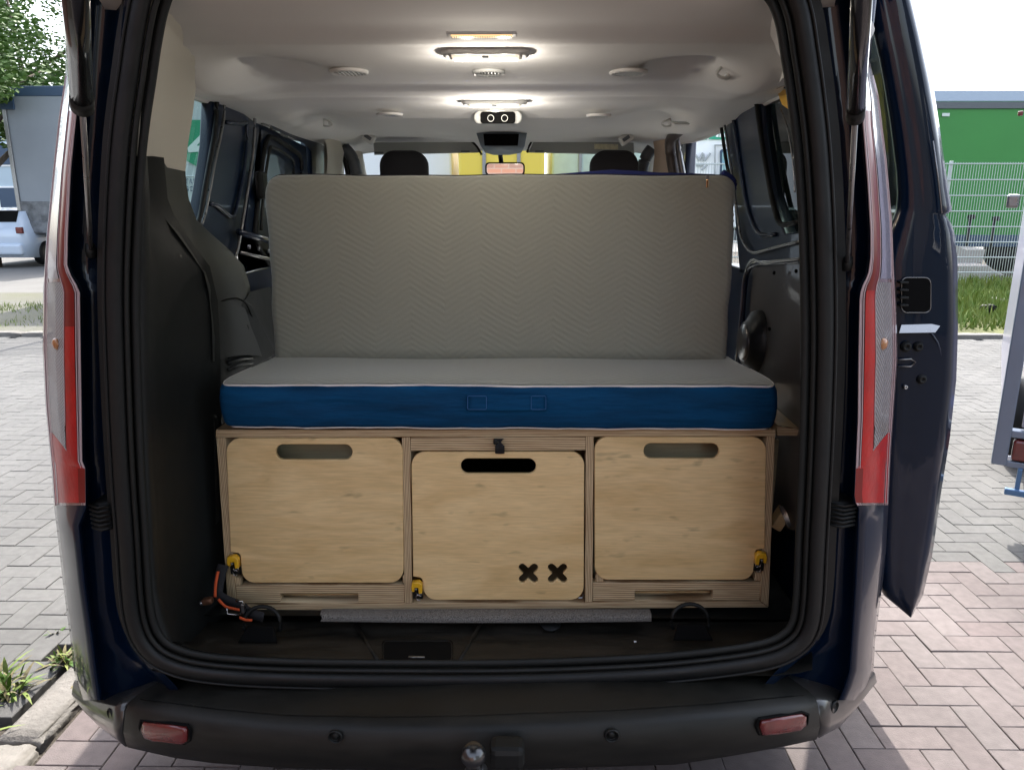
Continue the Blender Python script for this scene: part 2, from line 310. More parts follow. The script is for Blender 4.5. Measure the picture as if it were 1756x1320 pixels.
def join(*ms):
    bm = bmesh.new()
    for m in ms: bm.from_mesh(m)
    me = bpy.data.meshes.new('m'); bm.to_mesh(me); bm.free(); return me
# ================================================================ THE GROUND
def sheet(name, x0, x1, y0, y1, z, m, kind='structure'):
    me = mesh([(x0, y0, z), (x1, y0, z), (x1, y1, z), (x0, y1, z)], [(0, 1, 2, 3)]); o = put(name, me, m); o['kind'] = kind; return o
concrete = mat('pale_concrete', (.15, .147, .14), .9, var=.2, vscale=1.2, bump=.4, bscale=120, bdist=.003)
farpav = paver_mat('far_grey_paving', (.235, .23, .22), (.215, .21, .205), (.25, .245, .235))
_b = farpav.node_tree
tb = _n(farpav, 'ShaderNodeTexBrick'); tb.inputs['Scale'].default_value = 1; tb.inputs['Brick Width'].default_value = .2; tb.inputs['Row Height'].default_value = .1; tb.inputs['Mortar Size'].default_value = .004
tb.inputs['Color1'].default_value = (.10, .098, .094, 1); tb.inputs['Color2'].default_value = (.09, .088, .086, 1); tb.inputs['Mortar'].default_value = (.07, .065, .06, 1)
_g = _n(farpav, 'ShaderNodeNewGeometry'); _b.links.new(_g.outputs['Position'], tb.inputs[0]); _b.links.new(tb.outputs[0], _b.nodes['Principled BSDF'].inputs['Base Color'])
sheet('ground', -300, 300, -60, 500, -.045, soil)
sheet('distant_paving', -40, 40, -12, 7.3, -.030, soil)
road = sheet('concrete_road', -60, 2, 11.9, 24, -.02, concrete)
sheet('distant_yard', -60, 60, 24, 60, -.025, concrete)
# herringbone of real blocks
BW = .1
def bricks_in(x0, x1, y0, y1, ox=0, oy=0):
    for i in range(int(floor((x0-ox)/BW))-1, int((x1-ox)/BW)+2):
        for j in range(int(floor((y0-oy)/BW))-1, int((y1-oy)/BW)+2):
            k = (i-j) % 4
            if k == 0: cx, cy, h = ox+(i+1)*BW, oy+(j+.5)*BW, True
            elif k == 3: cx, cy, h = ox+(i+.5)*BW, oy+(j+1)*BW, False
            else: continue
            if x0 <= cx <= x1 and y0 <= cy <= y1: yield cx, cy, h
def brick_verts(w, d, h=.05, b=.0022, g=.0012):
    a, c = w/2-g, d/2-g; v = []; 
    for (s, z) in ((0, -h), (0, -b), (b, 0)):
        v += [(-a+s, -c+s, z), (a-s, -c+s, z), (a-s, c-s, z), (-a+s, c-s, z)]
    f = [(8, 9, 10, 11)]
    for k in (0, 4):
        for t in range(4): f.append((k+t, k+(t+1) % 4, k+4+(t+1) % 4, k+4+t))
    return v, f
bvH, bf = brick_verts(.2, .1); bvV, _ = brick_verts(.1, .2)
meH = mesh(bvH, bf); meV = mesh(bvV, bf)
VANX = (-.93, .93)
def under_van(x, y): return VANX[0] < x < VANX[1] and y > .75
def lay(name, regions, m, limit):
    base = put(name, mesh([(x, y, -.026) for (x0, x1, y0, y1) in regions for x, y in ((x0, y0), (x1, y0), (x1, y1), (x0, y1))], [tuple(range(4*i, 4*i+4)) for i in range(len(regions))]), soil); base['kind'] = 'structure'
    al = [b for (x0, x1, y0, y1) in regions for b in bricks_in(x0, x1, y0, y1) if not under_van(b[0], b[1])]
    def vis(b):
        d = Vector((b[0], b[1], 0))-CAM; q = _R.inverted() @ d; z = q.dot(_f)
        if z <= .3: return 99
        px = 878+F*q.x/z; py = 660-F*q.dot(_u)/z
        return z if (-25 < px < 1781 and 200 < py < 1345 and not (235 < px < 1395 and py < 1290)) else 99+z
    al.sort(key=vis); near = [b for b in al if vis(b) < 50][:limit]; rest = al[len(near):]
    src = {}
    for x, y, h in near:
        me = meH if h else meV; key = (h, m.name)
        if key not in src: q = me.copy(); q.materials.append(m); src[key] = q
        o = bpy.data.objects.new('paver', src[key]); COL.objects.link(o); o.parent = base
        o.location = (x, y, random.uniform(-.0015, .0012)); o.rotation_euler = (random.gauss(0, .004), random.gauss(0, .004), random.gauss(0, .006))
    v = []; f = []
    for x, y, h in rest:
        k = len(v); dz = random.uniform(-.0015, .0012); tx = random.gauss(0, .006); ty = random.gauss(0, .006)
        for a, b, c in (bvH if h else bvV): v.append((a+x, b+y, c+dz+a*tx+b*ty))
        f += [tuple(k+t for t in q) for q in bf]
    if v: o = put('paver_field', mesh(v, f), m, base); o['kind'] = 'stuff'
    return base
YB = 1.6
lay('red_pavement', [(-1.3, 4.4, -2.2, YB)], redpav, 290)
lay('grey_pavement', [(-5.2, -1.55, -.6, YB), (-6.8, 6.9, YB, 7.3)], greypav, 290)
# kerb stones, left of the van
kb = put('kerb', mesh([(-1.55, -2, -.04), (-1.3, -2, -.04), (-1.3, YB, -.04), (-1.55, YB, -.04)], [(0, 1, 2, 3)]), soil); kb['kind'] = 'structure'
def rough_stone(x0, x1, y0, y1, z1, seed, amp=.006):
    rnd = random.Random(seed); bm = bmesh.new(); bmesh.ops.create_cube(bm, size=1)
    bmesh.ops.subdivide_edges(bm, edges=bm.edges[:], cuts=7, use_grid_fill=True)
    for v in bm.verts:
        c = v.co; edge = sum(1 for a in (abs(c.x), abs(c.z)) if a > .49)
        x = (x0+x1)/2+c.x*(x1-x0); y = (y0+y1)/2+c.y*(y1-y0); z = z1-.1+(c.z+.5)*.1
        k = amp*(2.2 if (edge > 1 and c.z > 0) else 1)
        v.co = (x+rnd.uniform(-k, k)-(.008*(1 if c.x > 0 else -1) if edge > 1 and c.z > 0 else 0), y+rnd.uniform(-k, k)*.6, z+rnd.uniform(-k, k*.2)-(0.008 if edge > 1 and c.z > 0 else 0))
    return from_bm(bm)
for i, (a, b) in enumerate(((-1.6, -.62), (-.61, .37), (.385, .96), (.97, 1.58))):
    put('kerbstone', rough_stone(-1.475, -1.335, a, b, .012, i), kerbm, kb, True)
# far kerb across, verge
k2 = put('far_kerb', mesh([(-12, 7.25, -.03), (14, 7.25, -.03), (14, 7.6, -.03), (-12, 7.6, -.03)], [(0, 1, 2, 3)]), soil); k2['kind'] = 'structure'
for i in range(26):
    put('kerbstone', rough_stone(-12+i+.006, -11+i-.006, 7.32, 7.46, .05, 40+i, .004), kerbm, k2, True)
grasssoil = mat('verge_soil', (.13, .14, .05), 1, var=.6, vscale=2, bump=1, bscale=40, bdist=.02)
dustverge = mat('dusty_verge', (.13, .126, .115), 1, var=1, col2=(.11, .112, .07), vscale=.9, bump=1, bscale=40, bdist=.01)
sheet('grass_verge', 1.5, 14, 7.46, 13.2, .0, grasssoil)
sheet('dusty_verge', -12, 1.5, 7.46, 11.9, -.005, dustverge)
def blades(name, n, x0, x1, y0, y1, h0, h1, m, label, cat, seed=3, dens=None):
    rnd = random.Random(seed); v = []; f = []
    for _ in range(n):
        x = rnd.uniform(x0, x1); y = rnd.uniform(y0, y1)
        if dens and rnd.random() > dens(x, y): continue
        h = rnd.uniform(h0, h1)*(1 if not dens else .5+.5*dens(x, y)); a = rnd.uniform(0, 2*pi); w = h*.07+.003; lx = rnd.gauss(0, .3)*h; ly = rnd.gauss(0, .3)*h
        k = len(v); v += [(x-w*cos(a), y-w*sin(a), 0), (x+w*cos(a), y+w*sin(a), 0), (x+lx*.5+w*.5*cos(a), y+ly*.5, h*.6), (x+lx, y+ly, h)]; f += [(k, k+1, k+2), (k, k+2, k+3)]
    o = put(name, mesh(v, f), m); tag(o, label, cat, kind='stuff'); return o
blades('verge_grass', 26000, 3, 12, 7.9, 13.0, .08, .32, leafy, 'rough green grass along the foot of the mesh fence', 'grass', 3, lambda x, y: .35+.65*smt(7.9, 9.2, y)*(.6+.4*sin(x*2.3+y)))
blades('verge_weeds', 5000, -10, -2, 8.0, 10.2, .03, .10, leafy, 'sparse dry weeds on the dusty strip across the yard', 'weeds', 5, lambda x, y: .5+.5*sin(x*1.9)*sin(y*3))
drygrass = mat('dry_grass', (.22, .19, .10), .9, var=.5, vscale=30)
# weeds growing along the kerb
def weed(x, y, r, n, h, label, seed):
    rnd = random.Random(seed); t = thing('weed_clump', label, 'weed', (x, y, 0), 'weeds growing along the kerb')
    for grp in range(3):
        v = []; f = []
        for _ in range(n//3):
            a = rnd.uniform(0, 2*pi); bx = x+rnd.gauss(0, r*.3); by = y+rnd.gauss(0, r*.3); L = rnd.uniform(.4, 1)*h; w = rnd.uniform(.0035, .008); e = rnd.uniform(.4, 1.4)
            prev = None
            for s in range(5):
                q = s/4; ww = w*sin(pi*min(1, q*.8+.18)); px = bx+cos(a)*L*q*cos(e)*1.1; py = by+sin(a)*L*q*cos(e)*1.1; pz = -.01+L*(q*sin(e)-.35*q*q)
                k = len(v); v += [(px-sin(a)*ww, py+cos(a)*ww, pz), (px+sin(a)*ww, py-cos(a)*ww, pz)]
                if s: f.append((k-2, k-1, k+1, k))
        part('leaf', mesh(v, f), (leafy, leafm, drygrass)[grp], t)
weed(-1.63, .62, .13, 150, .16, 'spreading green weeds at the broken kerb joint left of the van', 1)
weed(-1.64, .34, .12, 140, .18, 'tall bright green weed at the left edge of the photo beside the kerb', 2)
weed(-1.52, .80, .07, 60, .10, 'small yellowish weed tuft where the kerb meets the van corner', 3)
weed(-1.36, .63, .04, 30, .07, 'thin weed in the joint between kerb and red pavers', 4)
weed(-1.66, .98, .03, 14, .05, 'tiny weed sprouting between the grey pavers', 5)
weed(-1.86, 1.45, .02, 10, .05, 'tiny green sprig alone on the grey paving', 6)
cen = Vector((0, 0, 1.25))
# ================================================================ THE VAN
van = thing('van', 'dark navy panel van with its tailgate and right sliding door open, seen from behind', 'van', (0, 2.2, 0))
XO = [(.28, .90), (.45, .965), (.7, .985), (1.1, .985), (1.45, .965), (1.7, .93), (1.86, .88), (1.93, .82), (1.97, .72), (1.99, .4), (2.0, 0)]
def xo(z): return interp(XO, z)
XWALL = .88
# ---- silhouettes of the rear corners, from the photograph, at their own distances
def trace(tab, py): return interp(tab, py)
LS = [(-90, 128), (0, 116), (60, 113), (130, 112), (200, 101), (300, 90), (400, 80), (500, 74), (600, 73), (700, 78), (800, 88), (870, 93), (1000, 108), (1100, 121), (1160, 128), (1200, 140)]
LI = [(-90, 150), (0, 140), (100, 134), (193, 131), (290, 121), (400, 116), (455, 115), (470, 120), (485, 130), (500, 137), (640, 139), (790, 141), (802, 146), (870, 147), (900, 134), (1000, 144), (1100, 158), (1160, 165), (1200, 171)]
LG = [(-90, 215), (0, 215), (100, 206), (200, 197), (300, 190), (400, 185), (500, 183), (700, 189), (800, 195), (900, 204), (1000, 209), (1080, 215), (1130, 235), (1165, 280), (1200, 300)]
RS = [(-90, 1470), (0, 1482), (100, 1490), (166, 1507), (276, 1521), (380, 1530), (456, 1533), (527, 1537), (614, 1539), (701, 1533), (771, 1528), (858, 1524), (965, 1518), (1034, 1509), (1104, 1500), (1149, 1498), (1180, 1488), (1200, 1478)]
RI = [(-90, 1455), (0, 1465), (100, 1477), (145, 1481), (214, 1480), (311, 1488), (397, 1493), (440, 1493), (471, 1489), (490, 1479), (506, 1474), (614, 1472), (719, 1471), (788, 1468), (858, 1465), (872, 1474), (1000, 1468), (1149, 1458), (1180, 1449), (1200, 1440)]
RG = [(-90, 1372), (0, 1388), (52, 1393), (138, 1404), (242, 1421), (380, 1431), (545, 1434), (650, 1432), (736, 1427), (858, 1416), (1000, 1408), (1097, 1401), (1130, 1370), (1165, 1330), (1200, 1310)]
rows_py = [-90, -40, 0, 60, 100, 130, 166, 200, 250, 300, 350, 400, 440, 456, 471, 485, 500, 530, 570, 614, 660, 701, 750, 790, 802, 830, 858, 872, 900, 950, 1000, 1050, 1100, 1149, 1175, 1200]
def corner(side):
    SI, IN, G = (LS, LI, LG) if side < 0 else (RS, RI, RG); d = -1 if side > 0 else 1
    rows = []
    for py in rows_py:
        s, i, g = trace(SI, py), trace(IN, py), trace(G, py)
        a = P(s, py, .24)
        rows.append([Vector((a.x*.995, .40, a.z)), Vector((a.x, .33, a.z)), a, P(s+(i-s)*.10, py, .165), P(s+(i-s)*.35, py, .095), P(s+(i-s)*.7, py, .05), P(i, py, .03), P(i+d*3, py, .036), P(i+d*7, py, .085), P(g-d*14, py, .10), P(g-d*4, py, .06), P(g, py, .02), P(g+d*16, py, .012)])
    return rows
def skin(s, y0, y1, za, zb):
    return loft([[Vector((s*(xo(za+(zb-za)*k/10)-.002), y, za+(zb-za)*k/10)) for k in range(11)] for y in (y0, y0+(y1-y0)*.3, y0+(y1-y0)*.7, y1)])
bl = part('body', join(loft(corner(-1)), loft(corner(1)), skin(-1, .38, 4.6, .28, 1.34), skin(1, .38, 1.36, .28, 1.36), skin(1, 2.12, 4.6, .28, 1.34), skin(-1, .38, 2.9, 1.9, 2.0), skin(1, .38, 2.9, 1.9, 2.0)), paint, van, True)
# roof skin, closing header over the opening, floor pan and nose
rf = []
for y in (.02, .1, .5, 1.5, 2.6, 2.9):
    zr = 2.14-.17*smt(2.4, 2.9, y); rf.append([(x, y, zr-(.04*(abs(x)/.9)**6)) for x in [(-.9+i*.075) for i in range(25)]])
part('roof', loft([[Vector(p) for p in r] for r in rf]), paint, van, True)
hdr = []
for i in range(31):
    x = -.9+i*.06; zz = 2.14-.04*(abs(x)/.9)**6; hdr.append([Vector((x, .03, zz)), Vector((x, -.01, zz-.01)), Vector((x, -.005, 2.03)), Vector((x*.95, .06, 2.02))])
part('roof_header', loft(hdr), paint, van, True)
part('floor_pan', boxm((0, 2.45, .40), (1.84, 4.4, .12), .01), blackp, van)
# side walls, built from inner panels round the window openings
def yz_panel(name, s, pts, x=XWALL, t=.05, m=paint_in, parent=van, label=None):
    me = plate([pts], t, YZm(0), .006)
    for v in me.vertices:
        v.co.x = s*(x+t/2)+v.co.x
    return part(name, me, m, parent, False, label)
def px_on(px, py, s, x=XWALL): p = PX(px, py, s*x); return (p.y, p.z)
for s in (-1, 1):
    yz_panel('side_panel', s, [(.22, .42), (1.34, .42), (1.34, 1.36), (.22, 1.36)] if s > 0 else [(.22, .42), (2.32, .42), (2.32, 1.34), (.22, 1.34)])
    yz_panel('roof_rail', s, [(.36, 1.905), (2.9, 1.89), (2.9, 2.06), (.36, 2.06)], x=.86, t=.06)
    yz_panel('front_side_panel', s, [(2.2, .42), (4.5, .42), (4.5, 1.1), (3.4, 1.3), (2.2, 1.34)])
yz_panel('door_pillar', -1, [(2.08, 1.34), (2.34, 1.34), (2.30, 1.9), (2.12, 1.9)])
yz_panel('door_pillar', 1, [(2.12, .5), (2.36, .5), (2.34, 1.9), (2.16, 1.9)])
# left quarter pillar (navy, pressed metal) : traced on the left wall
A = lambda *q: [px_on(a, b, -1) for a, b in q]
yz_panel('quarter_pillar', -1, A((366, 150), (441, 170), (440, 250), (426, 345), (408, 440), (402, 470), (345, 470), (338, 400), (350, 330), (362, 250)), t=.04)
def wall_tube(name, s, pxs, x, r, m, n=8): return part(name, tubem(smooth_path([PX(a, b, s*x) for a, b in pxs], 4), r, n), m, van, True)
wall_tube('pillar_trim', -1, [(436, 172), (437, 210), (434, 260), (424, 330), (415, 385), (408, 425), (399, 448), (388, 452)], .862, .006, steel)
wall_tube('window_seal', -1, [(372, 166), (371, 200), (366, 240), (357, 290), (350, 330), (343, 372), (334, 392)], .872, .008, rubber)
wall_tube('pillar_flange', -1, [(385, 172), (384, 200), (378, 235), (369, 275), (361, 320), (352, 365), (346, 385)], .872, .005, steel)
rec = plate([rrect(-.07, -.21, .07, .21, .03)], .02, Matrix.Identity(4), .008)
# pressed recess frame on the pillar
wall_tube('pillar_rib', -1, [(388, 210), (414, 213), (424, 216), (420, 280), (408, 345), (398, 372), (372, 352), (360, 350)], .872, .007, paint_in)
part('quarter_glass', mesh([PX(315, 120, -.90), PX(378, 150, -.90), PX(352, 410, -.90), PX(300, 400, -.90)], [(0, 1, 2, 3)]), g_tint, van, label='tinted green rear quarter window')
# left sliding door, closed, seen from inside
ld = part('side_door', plate([A((440, 165), (560, 245), (560, 700), (440, 640)), A((452, 214), (452, 216), (528, 254), (531, 300), (520, 470), (425, 400))], .03, YZm(-.905), .006), paint_in, van, label='closed left sliding door with a window')
part('pane', mesh([PX(438, 190, -.915), PX(545, 235, -.915), PX(545, 480, -.915), PX(405, 420, -.915)], [(0, 1, 2, 3)]), g_tint, ld)
fr_l = smooth_path([PX(a, b, -.885) for a, b in ((470, 470), (440, 415), (437, 395), (444, 330), (452, 262), (458, 240), (468, 236), (500, 256), (514, 268), (517, 290), (514, 330), (505, 400))], 4)
part('window_frame', tubem(fr_l, .010, 8), rubber, ld, True)
part('inner_frame', tubem(smooth_path([PX(a, b, -.87) for a, b in ((448, 395), (452, 330), (462, 260), (470, 253), (500, 272), (504, 290), (500, 340))], 4), .006, 8), trim2, ld, True)
part('latch', boxm(PX(449, 318, -.86), (.03, .07, .10), .012), blackp, ld)
for a, b in ((454, 209), (470, 218), (487, 229)):
    part('rail_plate', boxm(PX(a, b, -.87), (.012, .07, .028), .004), steel, ld)
part('door_sill', tubem([PX(410, 398, -.86), PX(474, 417, -.86)], .012, 8), paint_in, ld, True)
part('door_rail', tubem([PX(412, 433, -.865), PX(474, 447, -.865)], .006, 8), steel, ld, True)
for a, b in ((425, 424), (441, 427), (458, 431)): part('bolt', lathem([(.001, 0), (.008, .002), (.008, .008), (.001, .011)], (1, 0, 0), PX(a, b, -.872), 10), steel, ld)
part('header_panel', mesh([PX(472, 184, -.86), PX(555, 240, -.86), PX(556, 300, -.86), PX(540, 300, -.86), PX(536, 262, -.86), PX(520, 246, -.86), PX(470, 222, -.86), PX(452, 205, -.86)], [(0, 1, 2, 3, 4, 5, 6, 7)]), paint_in, van)
wall_tube('header_edge', -1, [(473, 184), (505, 205), (545, 233)], .855, .005, steel)
part('door_pillar_trim', loft([[PX(556, 232, -.84), PX(575, 238, -.80), PX(590, 240, -.80)], [PX(556, 300, -.84), PX(575, 300, -.80), PX(590, 300, -.80)]]), beige, van)
# right quarter: navy pillar, dark window, pressed frame, stripped metal panel
B = lambda *q: [px_on(a, b, 1) for a, b in q]
yz_panel('quarter_pillar', 1, B((1236, 165), (1300, 160), (1306, 230), (1322, 330), (1345, 400), (1385, 395), (1385, 470), (1268, 470), (1262, 400), (1254, 300), (1243, 230)), t=.04)
wall_tube('pillar_trim', 1, [(1238, 180), (1245, 230), (1255, 300), (1262, 350), (1267, 385), (1272, 410), (1290, 433), (1330, 424), (1372, 414)], .868, .0045, steel)
wall_tube('pillar_seal', 1, [(1232, 182), (1238, 225), (1246, 280), (1254, 320), (1256, 380)], .878, .007, rubber)
wall_tube('pillar_rib', 1, [(1254, 184), (1262, 230), (1272, 300), (1283, 360), (1300, 400), (1330, 402)], .876, .007, paint_in)
wall_tube('window_seal', 1, [(1296, 166), (1302, 215), (1314, 290), (1328, 360), (1340, 385), (1370, 380)], .874, .008, rubber)
part('quarter_glass', mesh([PX(1290, 140, .90), PX(1400, 70, .90), PX(1400, 420, .90), PX(1310, 410, .90)], [(0, 1, 2, 3)]), g_dark, van, label='dark tinted rear quarter window on the right')
wall_tube('cable', 1, [(1338, 186), (1349, 215), (1356, 250), (1362, 300), (1363, 330)], .862, .0025, steel, 6)
part('yellow_tag', mesh([PX(1333, 158, .87), PX(1357, 150, .87), PX(1358, 192, .87), PX(1341, 180, .87)], [(0, 1, 2, 3)]), yellow, van)
# rear pillar reinforcement strip (bare, with holes)
hole = lambda cx, cz, rx, rz: [(cx+rx*cos(t*pi/8), cz+rz*sin(t*pi/8)) for t in range(16)]
def q0(px, py, Y=.17): p = P(px, py, Y); return (p.x, p.z)
st = plate([[q0(*a) for a in ((1342, 64), (1372, 52), (1382, 200), (1392, 330), (1397, 450), (1399, 700), (1384, 940), (1371, 940), (1374, 700), (1371, 440), (1368, 330), (1362, 200), (1357, 100))],
            hole(*q0(1367, 172), .008, .017), hole(*q0(1364, 122), .003, .005), hole(*q0(1367, 226), .002, .004), hole(*q0(1379, 365), .003, .006), hole(*q0(1385, 366), .003, .005), hole(*q0(1358, 70), .0025, .01), hole(*q0(1366, 69), .0025, .01)], .006, XZ(.17), .001)
part('pillar_strip', st, mat('dark_primed_metal', (.06, .065, .068), .3, .6, .3, var=.4, vscale=9), van, label='dark grey metal strip with punched holes on the right pillar')
part('strip_ring', tubem([P(1367+9*cos(t*pi/8), 172+19*sin(t*pi/8), .165) for t in range(16)], .003, 6, closed=True), steel, van, True)
part('catch', boxm(P(1375, 270, .15), (.035, .02, .012), .004), steel, van)
# stripped side: smooth metal inner skin with round cap
sk = loft([[PX(a, b, .872-.02*k) for a, b, k in row] for row in (
    ((1292, 459, 0), (1330, 455, 0), (1400, 450, 0)), ((1286, 520, 0), (1330, 520, 0), (1404, 520, 0)), ((1280, 600, 0), (1330, 600, 1), (1404, 600, 1)), ((1272, 680, 1), (1330, 690, 2), (1404, 700, 2)), ((1270, 760, 2), (1330, 780, 3), (1404, 800, 3)), ((1270, 860, 2), (1330, 900, 2), (1404, 920, 2)))])
part('inner_skin', sk, panelm, van, True, 'bare grey-brown metal inner side panel on the right')
wall_tube('panel_frame', 1, [(1268, 640), (1272, 570), (1276, 510), (1281, 470), (1293, 453), (1330, 450), (1380, 447)], .866, .008, paint_in)
wall_tube('frame_highlight', 1, [(1262, 620), (1270, 540), (1275, 480), (1288, 447), (1310, 452), (1330, 448), (1378, 443)], .852, .004, steel)
cpc = PX(1292, 588, .85)
part('round_cap', lathem([(.001, -.03), (.068, -.03), (.074, -.02), (.1, -.004), (.105, .01), (.105, .05)], (1, 0, 0), cpc, 32), rubber, van, True, 'round black cap with a metal dish on the right inner panel')
part('cap_dish', lathem([(.001, -.038), (.05, -.04), (.058, -.034), (.06, -.028)], (1, 0, 0), cpc, 32), panelm, van, True)
for a, b in ((1329, 468), (1367, 465), (1321, 564), (1329, 637), (1404, 630)): part('panel_hole', lathem([(.001, 0), (.005, 0), (.006, -.004), (.004, -.006), (.001, -.004)], (1, 0, 0), PX(a, b, .852), 10), chrome if b == 637 else deep, van, True)
# front door apertures (seals seen as dark arches) and beige pillars
for s, pts in ((-1, [(588, 300), (584, 275), (584, 258), (592, 262), (602, 278), (611, 300)]), (1, [(1100, 300), (1105, 280), (1112, 265), (1120, 255), (1126, 270)])):
    pass
def door_seal(pts, Y, r, m): return part('door_seal', tubem(smooth_path([P(a, b, Y) for a, b in pts], 5), r, 8), m, van, True)
door_seal([(588, 253), (598, 262), (606, 276), (612, 300)], 2.35, .030, dkgrey)
door_seal([(583, 258), (592, 272), (598, 300)], 2.36, .016, rubber)
door_seal([(1118, 255), (1110, 266), (1104, 280), (1100, 300)], 2.35, .030, dkgrey)
part('pillar_cover', loft([[P(573, 236, 2.1), P(584, 243, 2.2), P(590, 262, 2.3), P(584, 300, 2.3)], [P(556, 240, 2.0), P(560, 250, 2.0), P(562, 270, 2.0), P(560, 302, 2.0)]]), beige, van, True)
part('pillar_cover', loft([[P(1146, 238, 2.0), P(1147, 255, 2.0), P(1148, 275, 2.0), P(1150, 303, 2.0)], [P(1120, 243, 2.2), P(1122, 255, 2.25), P(1122, 270, 2.3), P(1118, 303, 2.3)]]), mat('tan_trim', (.42, .29, .20), .6, bump=.2, bscale=500, bdist=.0006), van, True)
part('door_aperture_seal', tubem(smooth_path([P(a, b, y) for a, b, y in ((1215, 187, 1.42), (1185, 208, 1.6), (1160, 228, 1.8), (1150, 240, 1.9), (1150, 262, 1.95), (1157, 305, 1.95))], 5), .024, 8), mat('brown_rubber', (.05, .035, .03), .5), van, True)
part('door_aperture_trim', tubem(smooth_path([P(a, b, y) for a, b, y in ((1160, 238, 1.95), (1164, 262, 1.97), (1172, 305, 1.97))], 5), .014, 8), steel, van, True)
part('front_pillar', mesh([P(1160, 232, 2.0), P(1164, 232, 2.0), P(1180, 305, 2.0), P(1166, 305, 2.0)], [(0, 1, 2, 3)]), blackp, van)
# ---- headliner: height field
BASE = [(-.12, 1.995), (-.04, 1.985), (0, 1.968), (.19, 1.943), (.262, 1.922), (.78, 1.913), (.84, 1.902), (1.27, 1.896), (1.36, 1.882), (2.0, 1.882), (2.5, 1.880), (2.8, 1.86)]
DENT = [(-.55, .58, .085, .10, .075), (.53, .58, .085, .10, .075), (-.70, 1.50, .13, .2, .055), (.60, 1.52, .13, .2, .055), (-.44, .98, .30, .035, .006), (.44, .98, .30, .035, .006)]
def zc(x, y):
    z = interp(BASE, y); a = abs(x)
    z -= (.004+.02*smt(.9, 2, y))*smt(.6, .88, a)
    # shoulders round the hook pockets
    for yc in (.62, 1.5):
        z -= .042*exp(-((a-.74)/.09)**2-((y-yc)/.24)**2)
    for dx, dy, rx, ry, h in DENT: z += h*exp(-((x-dx)/rx)**2-((y-dy)/ry)**2)
    return z
def on_ceil(px, py, drop=0):
    d = ray(px, py); t = 1.
    for _ in range(40):
        p = CAM+d*t; z = zc(p.x, p.y)-drop; t = (z-CAM.z)/d.z
    return CAM+d*t
ys = [.0+i*.02 for i in range(140)]; rows = []
for y in ys:
    x0 = .70+.19*smt(0, .45, y)-.06*smt(1.95, 2.5, y); rows.append([Vector((x, y, zc(x, y))) for x in [x0*(-1+2*i/90) for i in range(91)]])
hl = part('headliner', loft(rows), liner, van, True)
# curled edge of the headliner down to the side rails
for s in (-1, 1):
    r2 = []
    for y in ys[11:]:
        x0 = .70+.19*smt(0, .45, y)-.06*smt(1.95, 2.5, y); z = zc(x0, y); r2.append([Vector((s*x0, y, z)), Vector((s*(x0+.006), y, z-.006)), Vector((s*(x0+.03), y, z-.004)), Vector((s*(x0+.05), y, z+.05))])
    part('headliner_edge', loft(r2), liner, hl, True)
def ceil_disc(px, py, wpx, name, kind):
    c = on_ceil(px, py); r = wpx/2/F*(c-CAM).length
    o = part(name, lathem([(r, .002), (r, .007), (r*.9, .011), (r*.72, .006), (r*.70, .0)], (0, 0, -1), c, 36), liner if kind != 1 else ltgrey, van, True)
    part('grille_well', lathem([(.001, .003), (r*.72, .003)], (0, 0, -1), c, 24), deep if kind == 1 else dkgrey, o)
    for k in range(-3, 4):
        w = sqrt(max(.01, .49-(k*.2)**2))*r
        part('louvre', boxm(c+Vector((k*.2*r, 0, -.006)), (.0035 if kind == 1 else .011*r/.04, 2*w, .004), 0, Matrix.Rotation(.35, 3, 'Y')), ltgrey, o)
    return o
for a, b, w, k in ((598, 120, 60, 0), (838, 121, 52, 1), (1078, 121, 60, 0), (668, 194, 42, 0), (850, 190, 38, 0), (1027, 196, 40, 0)): ceil_disc(a, b, w, 'air_vent', k)
def dome(px, py, wpx, hpx):
    c = on_ceil(px, py); w = wpx/F*(c-CAM).length; d = .075 if py < 100 else .05
    o = part('dome_lamp', subd_me(w, d, c), ltgrey, van, True)
    for s in (-1, 1): part('lens', boxm(c+Vector((s*w*.21, -.002, -.013)), (w*.34, d*.62, .010), .004), lampwarm, o, True)
    for s in (-1, 1):
        ld_ = bpy.data.lights.new('dome_bulb', 'POINT'); ld_.energy = .27 if py < 100 else .45; ld_.color = (1, .92, .82); ld_.shadow_soft_size = .004
        lo_ = bpy.data.objects.new('dome_bulb', ld_); COL.objects.link(lo_); lo_.parent = o; lo_.location = c+Vector((s*w*.21, 0, -.035))-WL[o.name]
    part('switch', boxm(c+Vector((0, -.006, -.013)), (w*.09, d*.35, .008), .004), dkgrey, o)
    return o
def subd_me(w, d, c):
    prof = [(1.0, .002), (1.0, -.004), (.97, -.009), (.88, -.012), (.76, -.012)]
    rr = []
    for k, z in prof:
        rr.append([Vector((c.x+x, c.y+y, c.z+z)) for x, y in rrect(-w/2*k, -d/2*(k*.6+.4), w/2*k, d/2*(k*.6+.4), d*.42*k, 6)])
    return loft(rr, True, True)
dome(833, 89, 138, 22); dome(848, 174, 106, 12)
c = on_ceil(826, 58); w = 95/F*(c-CAM).length
sl = part('strip_lamp', boxm(c+Vector((0, 0, -.001)), (w*1.15, .03, .006), .003), ltgrey, van)
part('lens', boxm(c+Vector((0, -.001, -.004)), (w, .018, .006), .002), lampamber, sl)
for k in range(26): part('rib', boxm(c+Vector((-w/2+w*(k+.5)/26, -.001, -.008)), (.0014, .019, .003), 0), ltgrey, sl)
